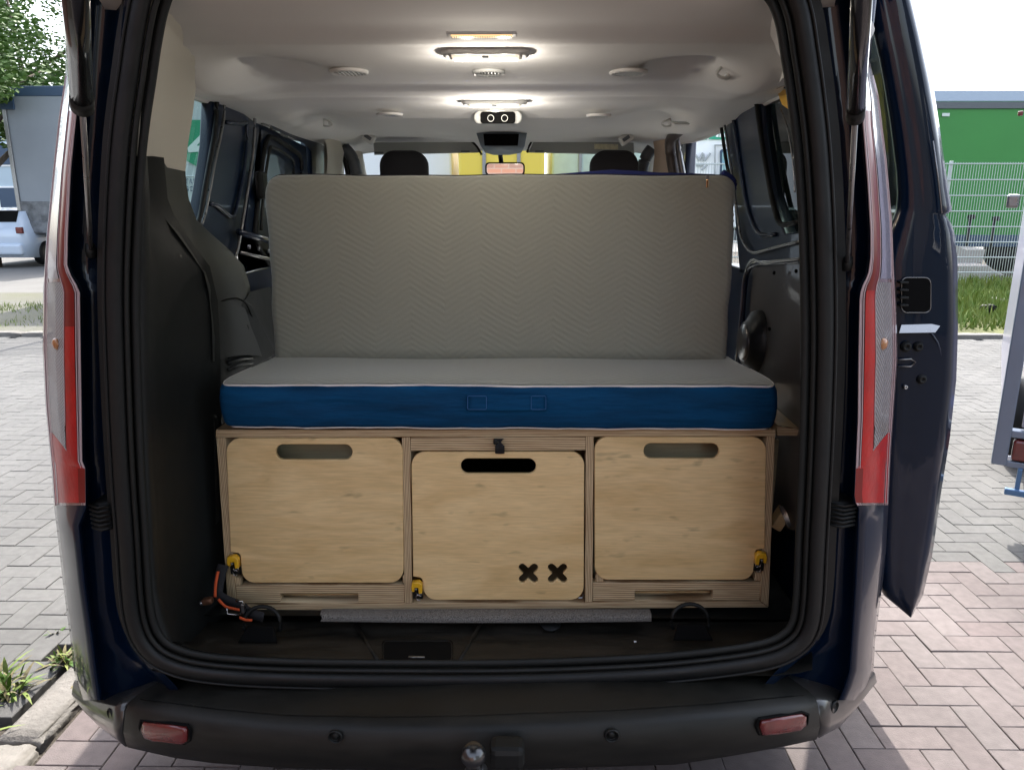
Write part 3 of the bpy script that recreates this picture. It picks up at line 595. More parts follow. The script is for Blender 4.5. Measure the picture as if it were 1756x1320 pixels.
# front control panel with two knobs, and overhead console
c = P(854, 206, on_ceil(854, 198).y-.03); u = (c-CAM).length/F
cp = part('control_panel', loft([[Vector((c.x+x*k, c.y+yy, c.z+z*k+.008)) for x, z in rrect(-39*u, -10*u, 39*u, 10*u, 9.5*u, 6)] for k, yy in ((1.0, .02), (1, -.004), (.93, -.012))], True, True), ltgrey, van, True)
part('dial_plate', plate([rrect(-28*u, -9*u, 28*u, 9*u, 5*u)], .01, Matrix.Translation(c+Vector((0, -.016, .006))) @ XZ(0), .001), deep, cp)
for k in (-11, 11):
    q = c+Vector((k*u, -.026, .002)); kn = part('knob', lathem([(.001, .012), (4.4*u, .012), (5*u, .004), (5*u, -.004)], (0, -1, 0), q, 20), deep, cp, True)
kr = [c+Vector((-11*u, -.036, .002)), c+Vector((11*u, -.036, .002))]
for q in kr: part('knob_ring', tubem([q+Vector((4.8*u*cos(t*pi/10), 0, 4.8*u*sin(t*pi/10))) for t in range(20)], .0013, 6, closed=True), ltgrey, cp, True)
def Q(px, py, Y): p = P(px, py, Y); return p
con = part('overhead_console', loft([[Q(*a) for a in r] for r in (
    ((808, 219, 2.0), (840, 219, 1.95), (880, 219, 1.95), (912, 219, 2.0)), ((816, 226, 1.95), (840, 226, 1.9), (880, 226, 1.9), (904, 226, 1.95)),
    ((824, 250, 1.95), (840, 252, 1.9), (880, 252, 1.9), (900, 250, 1.95)), ((832, 262, 2.0), (846, 266, 1.98), (874, 266, 1.98), (894, 262, 2.0)))]), mat('slate_plastic', (.22, .27, .31), .45), van, True)
part('pocket', plate([[(P(a, b, 1.885).x, P(a, b, 1.885).z) for a, b in ((829, 230), (890, 230), (888, 250), (831, 250))]], .02, XZ(1.885), .002), deep, con)
# visors, handles, mirror
for sgn, pts in ((1, [(588+48, 240), (800, 238), (818, 248), (828, 262), (836, 280), (836, 283), (650, 283)]), (2, [(920, 238), (1090, 240), (1092, 283), (905, 283), (900, 270), (908, 250)])):
    yv = 2.45; o = part('sun_visor', plate([[(P(a, b, yv).x, P(a, b, yv).z) for a, b in (((640, 240), (796, 238), (812, 244), (822, 262), (642, 266)) if sgn == 1 else ((916, 240), (926, 238), (1086, 241), (1088, 266), (906, 262)))]], .018, XZ(yv), .006), mat('visor_cloth', (.36, .38, .36), .8) if sgn == 1 else MATS['visor_cloth'], van)
    part('visor_edge', tubem(smooth_path([P(a, b, yv-.012) for a, b in (((642, 239), (700, 238), (790, 237), (806, 241), (818, 252), (826, 266)) if sgn == 1 else ((904, 262), (910, 246), (924, 238), (1000, 239), (1084, 240)))], 3), .006, 6), blackp, o, True)
o = part('visor_label', plate([[(P(a, b, 2.43).x, P(a, b, 2.43).z) for a, b in ((1019, 247), (1060, 248), (1060, 257), (1019, 256))]], .002, XZ(2.43), 0), mat('label_paper', (.75, .72, .5), .6, var=.3, vscale=90), van)
for a, b, sx in ((632, 236, -1), (1073, 238, 1)):
    c = P(a, b, 2.05); part('seat_belt_guide', boxm(c, (.065, .03, .045), .01, Matrix.Rotation(sx*-.6, 3, 'Y')), ltgrey, van); part('guide_slot', boxm(c+Vector((0, -.017, 0)), (.035, .006, .016), .004, Matrix.Rotation(sx*-.6, 3, 'Y')), dkgrey, van)
for a, b in ((798, 260), (925, 260), (650, 262)): part('visor_clip', boxm(P(a, b, 2.42), (.045, .012, .008), .003), dkgrey, van)
mr = part('rear_view_mirror', plate([rrect(-.10, -.032, .10, .032, .02)], .03, Matrix.Translation(P(866, 290, 2.38)) @ XZ(0), .006), blackp, van)
part('mirror_glass', plate([rrect(-.092, -.026, .092, .026, .016)], .004, Matrix.Translation(P(866, 290, 2.36)) @ XZ(0), .0005), mirrorm, mr)
part('mirror_stem', tubem([P(858, 266, 2.5), P(860, 284, 2.4)], .012, 8), blackp, mr, True)
# grab hooks in their pockets
for a, b, sx in ((428, 121, 1), (1240, 122, -1), (563, 211, 1), (1142, 211, -1)):
    c = on_ceil(a, b, .01); k = 1 if b < 150 else .7
    h = part('coat_hook', boxm(c+Vector((-sx*.012, 0, .0)), (.012, .03, .045*k), .004), ltgrey, van)
    part('hook_arm', tubem(smooth_path([c+Vector((sx*.0-sx*.01, -.012, .016*k)), c+Vector((sx*.012, -.018, .004*k)), c+Vector((sx*.020, -.018, -.010*k)), c+Vector((sx*.006, -.018, -.020*k)), c+Vector((-sx*.012, -.012, -.017*k))], 3), .0045*k, 8), ltgrey, h, True)
part('ceiling_label', plate([rrect(-.03, -.018, .03, .018, .004)], .003, Matrix.Translation(on_ceil(1166, 211, .004)) @ Matrix.Rotation(.25, 4, 'Z') @ Matrix.Rotation(.3, 4, 'X'), 0), ltgrey, van)
# windscreen, dash, nose
part('windscreen', mesh([(-.78, 2.72, 1.86), (.78, 2.72, 1.86), (.84, 3.55, 1.15), (-.84, 3.55, 1.15)], [(0, 1, 2, 3)]), g_clear, van)
for s in (-1, 1): part('screen_pillar', tubem([(s*.80, 2.66, 1.89), (s*.87, 3.6, 1.14)], .04, 8), beige, van, True)
part('dashboard', boxm((0, 3.3, 1.02), (1.66, .5, .22), .06), blackp, van)
part('bonnet', loft([[Vector((x, y, z-.08*(abs(x)/.9)**4)) for x in [-.95+i*.19 for i in range(11)]] for y, z in ((3.5, 1.17), (4.0, 1.08), (4.5, .92), (4.7, .6), (4.7, .3))]), paint, van, True)
for s in (-1, 1):
    part('front_door_glass', mesh([(s*.91, 2.36, 1.88), (s*.89, 2.7, 1.86), (s*.93, 3.5, 1.2), (s*.95, 2.36, 1.33)], [(0, 1, 2, 3)]), g_clear, van)
for px_ in (694, 1052):
    c = P(px_, 300, 2.2); st_ = part('front_seat', boxm((c.x, 2.32, 1.22), (.5, .14, .68), .06, None, 4), headr, van, True)
    hw = 39/F*3.7; prof = []
    for k, dy in ((.86, -.055), (1, -.03), (1, .03), (.86, .055)):
        prof.append([Vector((c.x+x*k, 2.2+dy, 1.70+z)) for x, z in rrect(-hw, -.13, hw, P(694, 259, 2.2).z-1.70-(1-k)*.1, [.07, .07, .03, .03], 7)])
    part('headrest', loft(prof, True, True), headr, st_, True)
# ---- D pillar beige trim on the left
rowsb = []
for l, r in (((262, -20, .03), (430, 40, .35)), ((258, 20, .03), (392, 84, .42)), ((250, 80, .03), (352, 120, .5)), ((245, 130, .03), (336, 150, .56)), ((240, 190, .03), (330, 200, .56)), ((237, 235, .03), (322, 250, .54)), ((235, 268, .03), (318, 294, .52))):
    a = P(*l); b = P(*r); rowsb.append([P(l[0]-22, l[1], .05)]+[a+(b-a)*t+Vector((-1, 0, 0))*.05*sin(pi*t)*0.35 for t in [i/8 for i in range(9)]])
part('rear_pillar_trim', loft(rowsb), beige, van, True, 'beige rear pillar trim on the left')
rr_ = []
for l, r in (((1375, -10, .03), (1200, 40, .35)), ((1385, 50, .06), (1290, 90, .42)), ((1362, 66, .10), (1342, 120, .5)), ((1372, 96, .12), (1330, 150, .62))):
    a = P(*l); b = P(*r); rr_.append([a+(b-a)*t for t in [i/6 for i in range(7)]])
part('rear_pillar_trim', loft(rr_), liner, van, True)
# ---- lower black quarter trim, left
lower = []
L0 = [(262, 236), (340, 241), (400, 241), (520, 240), (700, 243), (850, 250), (1000, 258), (1060, 270), (1110, 290)]
L2 = [(262, 262), (340, 270), (370, 282), (400, 300), (460, 346), (520, 360), (600, 364), (735, 367), (900, 380), (1010, 388), (1110, 400)]
for py in (268, 300, 340, 370, 400, 430, 460, 490, 520, 560, 600, 660, 735, 800, 900, 960, 1010, 1060, 1100):
    a = P(interp(L0, py), py, .02); b0 = P(interp(L2, py), py, .36 if py > 480 else .36-.0009*(480-py)); r = []
    a00 = P(interp(L0, py)-24, py, .035); a1 = P(interp(L0, py)+9, py, .03); a2 = P(interp(L0, py)+16, py, .06)
    r = [a00, a, a1, a2]+[a2+(b0-a2)*t+Vector((-.03, 0, 0))*sin(pi*t) for t in [i/8 for i in range(1, 9)]]
    r.append(b0+Vector((.0, .05, 0))); lower.append(r)
qt = part('quarter_trim', loft(lower), trim, van, True, 'moulded black side trim beside the wooden bed box')
led = []
for (a, b, ya), (c_, d_, xx) in (((247, 268, .03), (318, 294, .80)), ((259, 300, .05), (320, 318, .81)), ((264, 345, .08), (324, 342, .82)), ((280, 372, .12), (337, 377, .83)), ((304, 402, .18), (362, 401, .84)), ((330, 438, .25), (396, 431, .85)), ((350, 468, .32), (418, 456, .86)), ((358, 500, .36), (429, 492, .86)), ((361, 530, .37), (431, 525, .86)), ((364, 570, .37), (446, 565, .86)), ((365, 620, .37), (470, 618, .86))):
    A_ = P(a, b, (.36-.0009*(480-b) if b < 480 else .36)-.006); B_ = PX(c_, d_, -xx); led.append([A_+(B_-A_)*t+Vector((0, 0, .02*sin(pi*t))) for t in [i/6 for i in range(7)]]+[B_+Vector((-.03, .0, -.03))])
part('quarter_ledge', loft(led), trim2, van, True, 'grey sweeping ledge of the left side trim')
part('wheel_arch_cover', loft([[PX(a, b, -x) for a, b, x in r] for r in (((364, 600, .70), (430, 500, .84), (470, 490, .86)), ((366, 700, .70), (430, 620, .84), (480, 620, .86)), ((370, 900, .70), (440, 800, .82), (500, 800, .86)))]), trim, van, True)
sb = part('storage_pocket', plate([[px_on(a, b, -1, .83) for a, b in ((376, 520), (412, 514), (424, 522), (468, 606), (390, 655), (380, 640))]], .03, YZm(-.83), .005), trim, van, label='black moulded panel with three sockets behind the mattress')
for a, b in ((387, 569), (405, 566), (422, 564)): part('socket', lathem([(.001, .004), (.014, .004), (.017, -.002)], (1, 0, 0), PX(a, b, -(.692+(a-364)*.0019)), 16), deep, sb, True)
for i in range(3): part('pocket_rib', tubem([PX(392, 612+i*11, -.738), PX(414, 605+i*10, -.780), PX(432, 604+i*9, -.815)], .005, 6), trim2, sb, True)
part('trim_groove', tubem(smooth_path([PX(a, b, -(.695+(a-364)*.0018)) for a, b in [(376, 517), (398, 512), (411, 513), (424, 524), (436, 556), (448, 592)]], 4), .003, 6), deep, van, True)
for a, b in ((301, 558), (309, 730)): part('scuff', boxm(P(a, b, .25), (.008, .003, .006), 0, Matrix.Rotation(.6, 3, 'Y')), mat('scuff', (.3, .28, .24), .7) if a == 301 else MATS['scuff'], van)
# ---- rear seal all round the opening, plus inner beads
def seal_path(pts, Y=0): return smooth_path([P(a, b, Y) for a, b in pts], 5)
SEAL = [(300, -62), (262, -42), (244, 0), (232, 60), (222, 130), (212, 200), (205, 270), (198, 400), (196, 520), (201, 680), (208, 820), (216, 930), (222, 1020), (231, 1075), (250, 1112), (285, 1138), (350, 1155), (480, 1164), (700, 1167), (900, 1166), (1100, 1158), (1230, 1146), (1320, 1131), (1365, 1110), (1388, 1080), (1397, 1030), (1402, 930), (1408, 820), (1413, 700), (1416, 560), (1413, 400), (1405, 260), (1394, 160), (1384, 90), (1372, 20), (1350, -30), (1310, -60), (1200, -66), (900, -68), (500, -66)]
sp = smooth_path([P(a, b, .0) for a, b in SEAL+SEAL[:1]], 5)[:-1]
part('tailgate_seal', ring_tube(sp, .017, .011, cen), rubber, van, True, 'black rubber seal round the rear opening')
def inset(path, k, y): 
    out = []; n = len(path)
    for i, p in enumerate(path):
        t = (path[(i+1) % n]-path[i-1]).normalized(); nrm = Vector((t.z, 0, -t.x)); 
        if nrm.dot(cen-p) < 0: nrm = -nrm
        out.append(p+nrm*k+Vector((0, y, 0)))
    return out
part('frame_backing', loft([inset(sp, .026, .045)+[inset(sp, .026, .045)[0]], inset(sp, -.06, .045)+[inset(sp, -.06, .045)[0]]]), rubber, van)
part('seal_bead', ring_tube(inset(sp, .022, .006), .006, .006, cen, 8), blackp, van, True)
part('opening_flange', ring_tube(inset(sp, .034, .018), .009, .006, cen, 8), trim, van, True)
part('seal_lip', ring_tube(inset(sp, -.019, .0), .004, .008, cen, 8), rubber, van, True)
# ---- load sill
sill = []
PROF = [(1066, .285, 0), (1085, .24, 0), (1100, .18, 0), (1120, .11, 0), (1138, .055, 0), (1150, .03, 0), (1158, .01, 0)]
for px in [262, 300, 340, 400, 480, 560, 620, 650, 660, 700, 740, 775, 785, 830, 900, 1000, 1100, 1200, 1280, 1330, 1370, 1392]:
    r = []
    for py, Y, _ in PROF:
        e = max(0, (300-px)/40, (px-1330)/60); p = P(px, py, Y); p.z += .03*min(1.6, e)**2*.5
        r.append(p)
    sill.append(r)
si = part('load_sill', loft(sill), dusty, van, True, 'scuffed black plastic load sill below the wooden box')
part('cargo_floor', mesh([(-.86, .27, .507), (.86, .27, .507), (.86, .9, .507), (-.86, .9, .507)], [(0, 1, 2, 3)]), blackp, van)
part('pale_bounce_floor', mesh([(-.88, .9, .51), (.88, .9, .51), (.88, 3.2, .51), (-.88, 3.2, .51)], [(0, 1, 2, 3)]), mat('bounce_grey', (.42, .43, .44), .5), van)  # unseen floor, made pale to bounce light up to the headliner
SY = lambda py: interp([(1066, .285), (1085, .24), (1100, .18), (1120, .11), (1138, .055), (1150, .03), (1158, .01)], py)
part('latch_recess', mesh([P(a, b, SY(b))+Vector((0, 0, .003)) for a, b in rrect(655, 1098, 777, 1138, 8)], [tuple(range(28))]), deep, si)
lw = P(716, 1122, SY(1122))+Vector((0, 0, .004))
part('latch_striker', tubem([lw+Vector((-.02, 0, -.015)), lw+Vector((-.018, -.018, 0)), lw+Vector((.018, -.018, 0)), lw+Vector((.02, 0, -.015))], .004, 8), steel, si, True)
part('latch_frame', tubem([P(a, b, SY(b))+Vector((0, 0, .002)) for a, b in rrect(657, 1100, 775, 1136, 8, 4)], .0022, 6, closed=True), blackp, si, True)
for a, b, c_, d_ in ((608, 1068, 650, 1136), (828, 1062, 786, 1136), (300, 1118, 420, 1131), (1120, 1142, 1350, 1118)): part('sill_rib', tubem([P(a, b, SY(b)), P(a+(c_-a)*.5, b+(d_-b)*.5, SY(b+(d_-b)*.5)), P(c_, d_, SY(d_))], .0055, 8), dusty, si, True)
for cx, cy in ((452, 1060), (1182, 1056)):   # lashing eyes
    c = P(cx, cy, .22); e = part('lashing_eye', tubem([c+Vector((.048*cos(t*pi/14), -.012+.012*sin(t*pi/14), .043*sin(t*pi/14)-.008)) for t in range(-2, 17)], .0055, 8), blackp, si, True, None)
    part('eye_base', plate([[(-.05, -.03), (.05, -.03), (.035, .012), (-.035, .012)]], .012, Matrix.Translation(c+Vector((0, -.03, -.018))) @ Matrix.Rotation(-.9, 4, 'X') @ XZ(0), .005), deep, e)
part('plug', lathem([(.001, .004), (.026, .004), (.028, 0)], (0, -.2, 1), P(944, 1070, .262), 20), rubber, si, True)
part('paint_chip', boxm(P(1089, 1102, .16)+Vector((0, 0, .004)), (.006, .003, .003), 0), white, si)
# ---- bumper
YBT = [(130, .30), (143, .24), (160, .16), (185, .07), (215, -.01), (270, -.06), (364, -.10), (560, -.145), (800, -.16), (1070, -.145), (1242, -.11), (1350, -.06), (1402, -.01), (1440, .07), (1470, .15), (1490, .23), (1498, .28)]
def bplan(x):  # plan curve of the bumper face
    a = abs(x); return interp([(0, -.175), (.3, -.165), (.5, -.14), (.62, -.105), (.72, -.055), (.80, .02), (.86, .10), (.91, .2), (.95, .33), (.965, .6)], a)
TOPY = [(130, 1163), (150, 1182), (171, 1196), (215, 1208), (364, 1229), (480, 1240), (650, 1243), (800, 1241), (900, 1237), (1070, 1231), (1242, 1219), (1400, 1202), (1440, 1188), (1470, 1172), (1498, 1150)]
BOTY = [(130, 1200), (150, 1226), (171, 1246), (215, 1280), (327, 1305), (480, 1316), (800, 1322), (1165, 1310), (1270, 1293), (1395, 1270), (1440, 1246), (1470, 1212), (1498, 1172)]
def bump_col(px):
    pt = interp(TOPY, px); pb = interp(BOTY, px)
    Y = interp(YBT, px)
    g = (interp(LG, 1200) if px < 800 else 0)
    top = P(px, pt, Y); bot = P(px, pb, Y-.005 if abs(top.x) < .8 else Y)
    m1 = top.lerp(bot, .08)+Vector((0, -.012, 0)); m2 = top.lerp(bot, .5)+Vector((0, -.02, 0)); m3 = top.lerp(bot, .85)+Vector((0, -.008, 0))
    inn = Vector((top.x*.93, Y+.16, top.z-.012))
    step = Vector((top.x*.985, Y+.03 if abs(top.x) < .85 else Y+.02, top.z+.006))
    under = bot+Vector((-top.x*.05, .05, -.012)); u2 = bot+Vector((-top.x*.12, .25, .0))
    return [inn, step, top, m1, m2, m3, bot, under, u2]
pxs = [130, 136, 143, 150, 160, 171, 185, 200, 215, 217, 219, 240, 270, 300, 364, 430, 480, 560, 650, 730, 800, 900, 980, 1070, 1160, 1242, 1300, 1350, 1400, 1402, 1405, 1420, 1440, 1455, 1470, 1482, 1492, 1498]
cols = [bump_col(p) for p in pxs]
for c_ in (cols[9], cols[29]):
    for k in range(2, 8): c_[k] = c_[k]+Vector((0, .012, 0))
i1, i2 = 9, 29
bp_ = part('bumper', loft(cols[i1:i2+1]), bumperm, van, True, 'matt black rear bumper with a ribbed step')
cl_ = part('bumper_corner', loft(cols[:i1+1]), mat('bronze_bumper', (.035, .033, .03), .28, .2, .5, bump=.05, bscale=30), van, True)
cr_ = part('bumper_corner', loft(cols[i2:]), MATS['bronze_bumper'], van, True)
for i in range(i1-1+1, 0): pass
part('bumper_step', loft([[Vector((P(px, interp(TOPY, px), interp(YBT, px)).x*.99, .0, P(px, interp(TOPY, px), interp(YBT, px)).z-.016)), P(px, interp(TOPY, px), interp(YBT, px))+Vector((0, .02, .005))] for px in range(232, 1396, 12)]), rubber, van, True)
for i in range(30):
    px = 250+i*38.5; Yp = interp(YBT, px)
    part('step_rib', boxm(P(px, interp(TOPY, px)-12, Yp+.05)+Vector((0, 0, .006)), (.006, .05, .004), .0015), blackp, bp_)
def on_bumper(px, py):
    Y = interp(YBT, px)-.022
    return P(px, py, Y), Y
def sensor(px, py, r):
    p, Y = on_bumper(px, py); n = Vector((p.x*.9 if abs(p.x) > .6 else p.x*.15, -1, 0)).normalized()
    o = part('parking_sensor', lathem([(r*1.25, -.002), (r*1.25, .003), (r*1.05, .005), (r, .0), (r*.95, -.004), (r*.7, -.004), (r*.65, .001), (.001, .002)], n, p, 24), blackp, van, True); return o
sensor(1049, 1260, .0125); sensor(575, 1262, .0125); sensor(1430, 1211, .0125); sensor(191, 1224, .0125)
def reflector(pts, depth):
    ps = [on_bumper(a, b) for a, b in pts]; c = sum((p for p, _ in ps), Vector())/len(ps)
    v = [p+Vector((0, -.004, 0)) for p, _ in ps]; out = [c+(p-c)*1.08+Vector((0, .004, 0)) for p in v]
    o = part('fog_lamp_well', join(loft([out, v, [q+Vector((0, .03, 0)) for q in v]], True, False)), deep, van)
    part('red_lens', loft([[c+(q-c)*.93+Vector((0, .012, 0)) for q in v], [c+(q-c)*.9+Vector((0, -.004, 0)) for q in v], [c+(q-c)*.75+Vector((0, -.007, 0)) for q in v]], True, True), redl, o, True)
reflector([(x, y) for x, y in ((243, 1234), (290, 1239), (322, 1243), (326, 1250), (326, 1268), (318, 1274), (262, 1268), (246, 1262), (240, 1248))], .02)
reflector([(x, y) for x, y in ((1302, 1232), (1340, 1226), (1376, 1220), (1385, 1224), (1384, 1240), (1374, 1249), (1330, 1257), (1302, 1258), (1298, 1244))], .02)
# tow eye at the bottom centre
tw = P(812, 1292, -.27)
tb_ = part('tow_ball', lathem([(.001, .045), (.016, .043), (.024, .03), (.025, .02), (.018, .006), (.016, 0), (.016, -.05)], (0, -.25, 1), tw+Vector((0, 0, -.02)), 24), mat('dark_chrome', (.10, .10, .10), .25, .9), van, True, 'tow ball under the middle of the bumper')
part('tow_neck', tubem([tw+Vector((0, 0, -.05)), tw+Vector((0, .06, -.12)), tw+Vector((0, .2, -.12))], .022, 10), steel, tb_, True)
part('socket_cover', boxm(tw+Vector((.065, .04, -.03)), (.07, .05, .05), .012), blackp, tb_)
# gap line shadow strips between bumper mid and corners are real grooves above
# ---- rear light clusters
rim = mat('clear_outer_lens', (.26, .17, .175), .2, coat=.5, var=.3, vscale=4, col2=(.13, .08, .08), bump=.1, bscale=40, spec=.5)
lred = mat('red_lens', (.20, .004, .003), .3, coat=.12, var=.35, vscale=12, spec=.25)
lbright = mat('bright_red_lens', (.44, .003, .003), .3, coat=.12, var=1, vscale=18, col2=(.30, .003, .004), spec=.25, bump=.3, bscale=60, bdist=.003)
lclear = mat('clear_ribbed_lens', (.17, .15, .135), .2, coat=.3, var=1, vscale=9, col2=(.09, .07, .06), bump=.2, bscale=60, spec=.8)
_w = _n(lclear, 'ShaderNodeTexWave'); _w.inputs['Scale'].default_value = 48; _w.inputs['Distortion'].default_value = .4; _mp = _n(lclear, 'ShaderNodeMapping'); _mp.inputs['Rotation'].default_value = (0, radians(38), 0); _gg = _n(lclear, 'ShaderNodeNewGeometry')
_l = lclear.node_tree.links; _l.new(_gg.outputs['Position'], _mp.inputs[0]); _l.new(_mp.outputs[0], _w.inputs[0]); _bb = _n(lclear, 'ShaderNodeBump'); _bb.inputs['Strength'].default_value = 1; _bb.inputs['Distance'].default_value = .003; _mx = _n(lclear, 'ShaderNodeMix', data_type='RGBA'); _mx.inputs[6].default_value = (.16, .14, .13, 1); _mx.inputs[7].default_value = (.33, .31, .30, 1); _l.new(_w.outputs[1], _mx.inputs[0]); _l.new(_mx.outputs[2], lclear.node_tree.nodes['Principled BSDF'].inputs['Base Color']); _l.new(_w.outputs[1], _bb.inputs['Height']); _l.new(_bb.outputs[0], lclear.node_tree.nodes['Principled BSDF'].inputs['Normal'])
lilac = mat('frosted_lens', (.24, .22, .27), .2, coat=.4, var=.3, vscale=3, bump=.1, bscale=40)
def lamp(side):
    SI, IN = (LS, LI) if side < 0 else (RS, RI)
    ysr = [y for y in [100, 115, 130, 150]+list(range(166, 870, 12))+[866]]
    def col(t, py, lift=.006):
        s, i = trace(SI, py), trace(IN, py); Y = interp([(0, .235), (.10, .16), (.35, .09), (.7, .045), (1, .026)], t)-lift
        return P(s+(i-s)*t, py, Y)
    def strip(t0, t1, y0, y1, lift, n=4):
        f0 = t0 if callable(t0) else (lambda q: t0); f1 = t1 if callable(t1) else (lambda q: t1)
        yy = [y0]+[y for y in ysr if y0 < y < y1]+[y1]
        return loft([[col(f0(y)+(f1(y)-f0(y))*k/n, y, lift) for k in range(n+1)] for y in yy])
    root = part('rear_lamp', strip(0, 1, 108, 866, .004, 8), rim, van, True, 'tall red and clear rear lamp on the %s corner' % ('left' if side < 0 else 'right'))
    split = lambda q: .60 if q > 480 else .42
    red0 = lambda q: interp([(100, .55), (300, .56), (450, .58), (500, .58), (700, .55), (790, .5)], q)
    red1 = lambda q: interp([(100, .86), (300, .86), (450, .84), (500, .84), (790, .86)], q)
    part('red_strip', strip(red0, red1, 190, 800, .010), lred, root, True)
    part('bright_strip', strip(lambda q: red0(q)+.01, lambda q: red1(q)-.01, 560 if side < 0 else 498, 799, .0125, 3), lbright, root, True)
    part('pale_strip', strip(.10, lambda q: red0(q)-.08, 118, 478, .010), lilac, root, True)
    part('clear_section', strip(.12, lambda q: red0(q)-.03, 484, 742, .011), lclear, root, True)
    orb = MATS.get('amber_bulb') or mat('amber_bulb', (.40, .17, .06), .2, coat=.6)
    bq = col(.36, 590, .010); part('bulb', lathem([(.001, .006), (.010, .005), (.014, 0)], (-side*-.6, -1, 0), bq, 16), orb, root, True)
    part('clear_wedge', strip(lambda q: interp([(742, .14), (800, .84)], q), lambda q: max(interp([(742, .14), (800, .84)], q)+.001, red0(q)-.02), 742, 776, .0122), lclear, root, True)
    part('bright_red_base', strip(.06, lambda q: interp([(742, .12), (803, .96), (866, .97)], q), 742, 862, .012, 6), lbright, root, True)
    part('deep_red_corner', strip(.78, .99, 803, 862, .016, 2), lred, root, True)
    glint = MATS.get('pale_glint') or mat('pale_glint', (.55, .42, .43), .2, coat=.6)  # pale pinkish tubes: highlight lines of the lens edges put into the colour
    for t_, r_, k_ in ((.975, .0018, 0), (.935, .0009, 3), (.88, .0012, 4), (.10, .0010, 2), (.045, .0012, 2)): part('edge_glint', tubem([col(t_, y, .011) for y in ysr[k_:]], r_, 6), glint, root, True)
    part('edge_glint', tubem([col(red0(y)-.015, y, .012) for y in ysr if 180 < y < 742], .0011, 6), glint, root, True)
    return root
lamp(-1); lamp(1)
# rubber stops in the gutters
def stop(x0, y0, x1, y1):
    a = P(x0, y0, .05); b = P(x1, y1, .05); c = (a+b)/2; o = part('rubber_stop', boxm(c+Vector((0, .02, 0)), (abs(b.x-a.x), .06, abs(b.z-a.z)), .012, None, 3), rubber, van, True)
    for i in range(6): part('rib', tubem([c+Vector((-abs(b.x-a.x)*.46, -.012, (i-2.5)*abs(b.z-a.z)/6.5+.004)), c+Vector((0, -.018, (i-2.5)*abs(b.z-a.z)/6.5-.001)), c+Vector((abs(b.x-a.x)*.46, -.012, (i-2.5)*abs(b.z-a.z)/6.5+.003))], .0035, 6), blackp, o, True)
stop(156, 858, 200, 908); stop(1418, 856, 1462, 902)
for a, b in ((1436, 520), (1428, 737), (1421, 940)): part('clip', boxm(P(a, b, .075), (.012, .01, .018), .003), blackp, van)
part('gutter_plate', boxm(P(1422, 700, .09), (.025, .01, .30), .002), dkgrey, van)
# gas struts
def strut(bot, topp, cyl_from, r_rod, r_cyl):
    a = P(*bot); b = P(*topp); q = a.lerp(b, cyl_from); o = part('gas_strut', tubem([q, b], r_cyl, 16), mat('gloss_black', (.008, .008, .009), .18, 0, .6) if 'gloss_black' not in MATS else MATS['gloss_black'], van, True)
    part('piston_rod', tubem([a, q], r_rod, 10), steel, o, True); part('collar', tubem([q, q.lerp(b, .07)], r_cyl*1.06, 16), blackp, o, True)
    part('ball_joint', lathem([(.001, -.016), (.009, -.014), (.011, 0), (.009, .014), (.001, .016)], (0, 0, 1), a, 12), blackp, o, True)
strut((1453, 452, .045), (1484, -120, -.62), .60, .0042, .0122)
strut((156, 430, .045), (121, -150, -.66), .60, .0042, .0150)
# open tailgate overhead (above the frame)
tg = part('tailgate', loft([[Vector((x, y, z-.05*(abs(x)/.85)**4)) for x in [-.85+i*.085 for i in range(21)]] for y, z in ((.0, 2.16), (-.25, 2.22), (-.7, 2.30), (-1.1, 2.36), (-1.3, 2.38))]), paint, van, True); solid(tg, .05)
# ---- right sliding door, open, standing outside the body
DR = [(-60, 1545), (0, 1567), (60, 1581), (150, 1601), (230, 1613), (320, 1626), (362, 1633), (368, 1622), (380, 1630), (400, 1637), (450, 1642), (560, 1643), (650, 1640), (750, 1629), (850, 1613), (950, 1599), (1020, 1583), (1058, 1563)]
DL = [(-60, 1478), (0, 1488), (60, 1497), (100, 1507), (145, 1515), (207, 1525), (294, 1536), (332, 1538), (360, 1536), (375, 1530), (400, 1520), (450, 1500), (950, 1500), (1000, 1504), (1020, 1515), (1058, 1561)]
DM = [(-60, 1530), (0, 1550), (60, 1564), (150, 1581), (242, 1600), (362, 1614), (400, 1619), (450, 1622), (560, 1622), (650, 1618), (750, 1607), (850, 1591), (950, 1574), (1020, 1566), (1058, 1562)]
dr = []
for py in [-60, -20, 0, 30, 60, 100, 145, 180, 207, 242, 270, 294, 320, 332, 350, 360, 364, 368, 374, 380, 400, 425, 450, 500, 560, 600, 650, 700, 750, 800, 850, 900, 950, 1000, 1020, 1040, 1058]:
    l, m_, o_ = interp(DL, py), interp(DM, py), interp(DR, py); k1 = l+(m_-l)*.45; A3 = P(o_, py, .47)
    dr.append([P(l, py, 1.2)*1.0 if py < 378 else P(l, py, .50), P(l, py, .47), P(l+(m_-l)*.12, py, .418), P(k1, py, .415), P(k1+(m_-k1)*.3, py, .412), P(m_, py, .40), P(m_+(o_-m_)*.5, py, .405), A3, Vector((A3.x+.01, .9, A3.z)), Vector((A3.x, 1.8, A3.z))])
sdoor = part('sliding_door', loft(dr), paint, van, True, 'open right sliding door standing outside the body')
part('door_glass', mesh([P(1478, -40, .6), P(1500, -40, .6), P(1548, 380, .6), P(1480, 400, .6)], [(0, 1, 2, 3)]), glass('door_glass', (.62, .72, .68), .8), sdoor)
pk = [(x, y) for x, y in rrect(1546, 476, 1596, 536, 10)]
part('lock_pocket', loft([[P(a, b, .412) for a, b in pk], [P(a, b, .404) for a, b in [(1571+(x-1571)*.93, 506+(y-506)*.93) for x, y in pk]]], True, True), deep, sdoor)
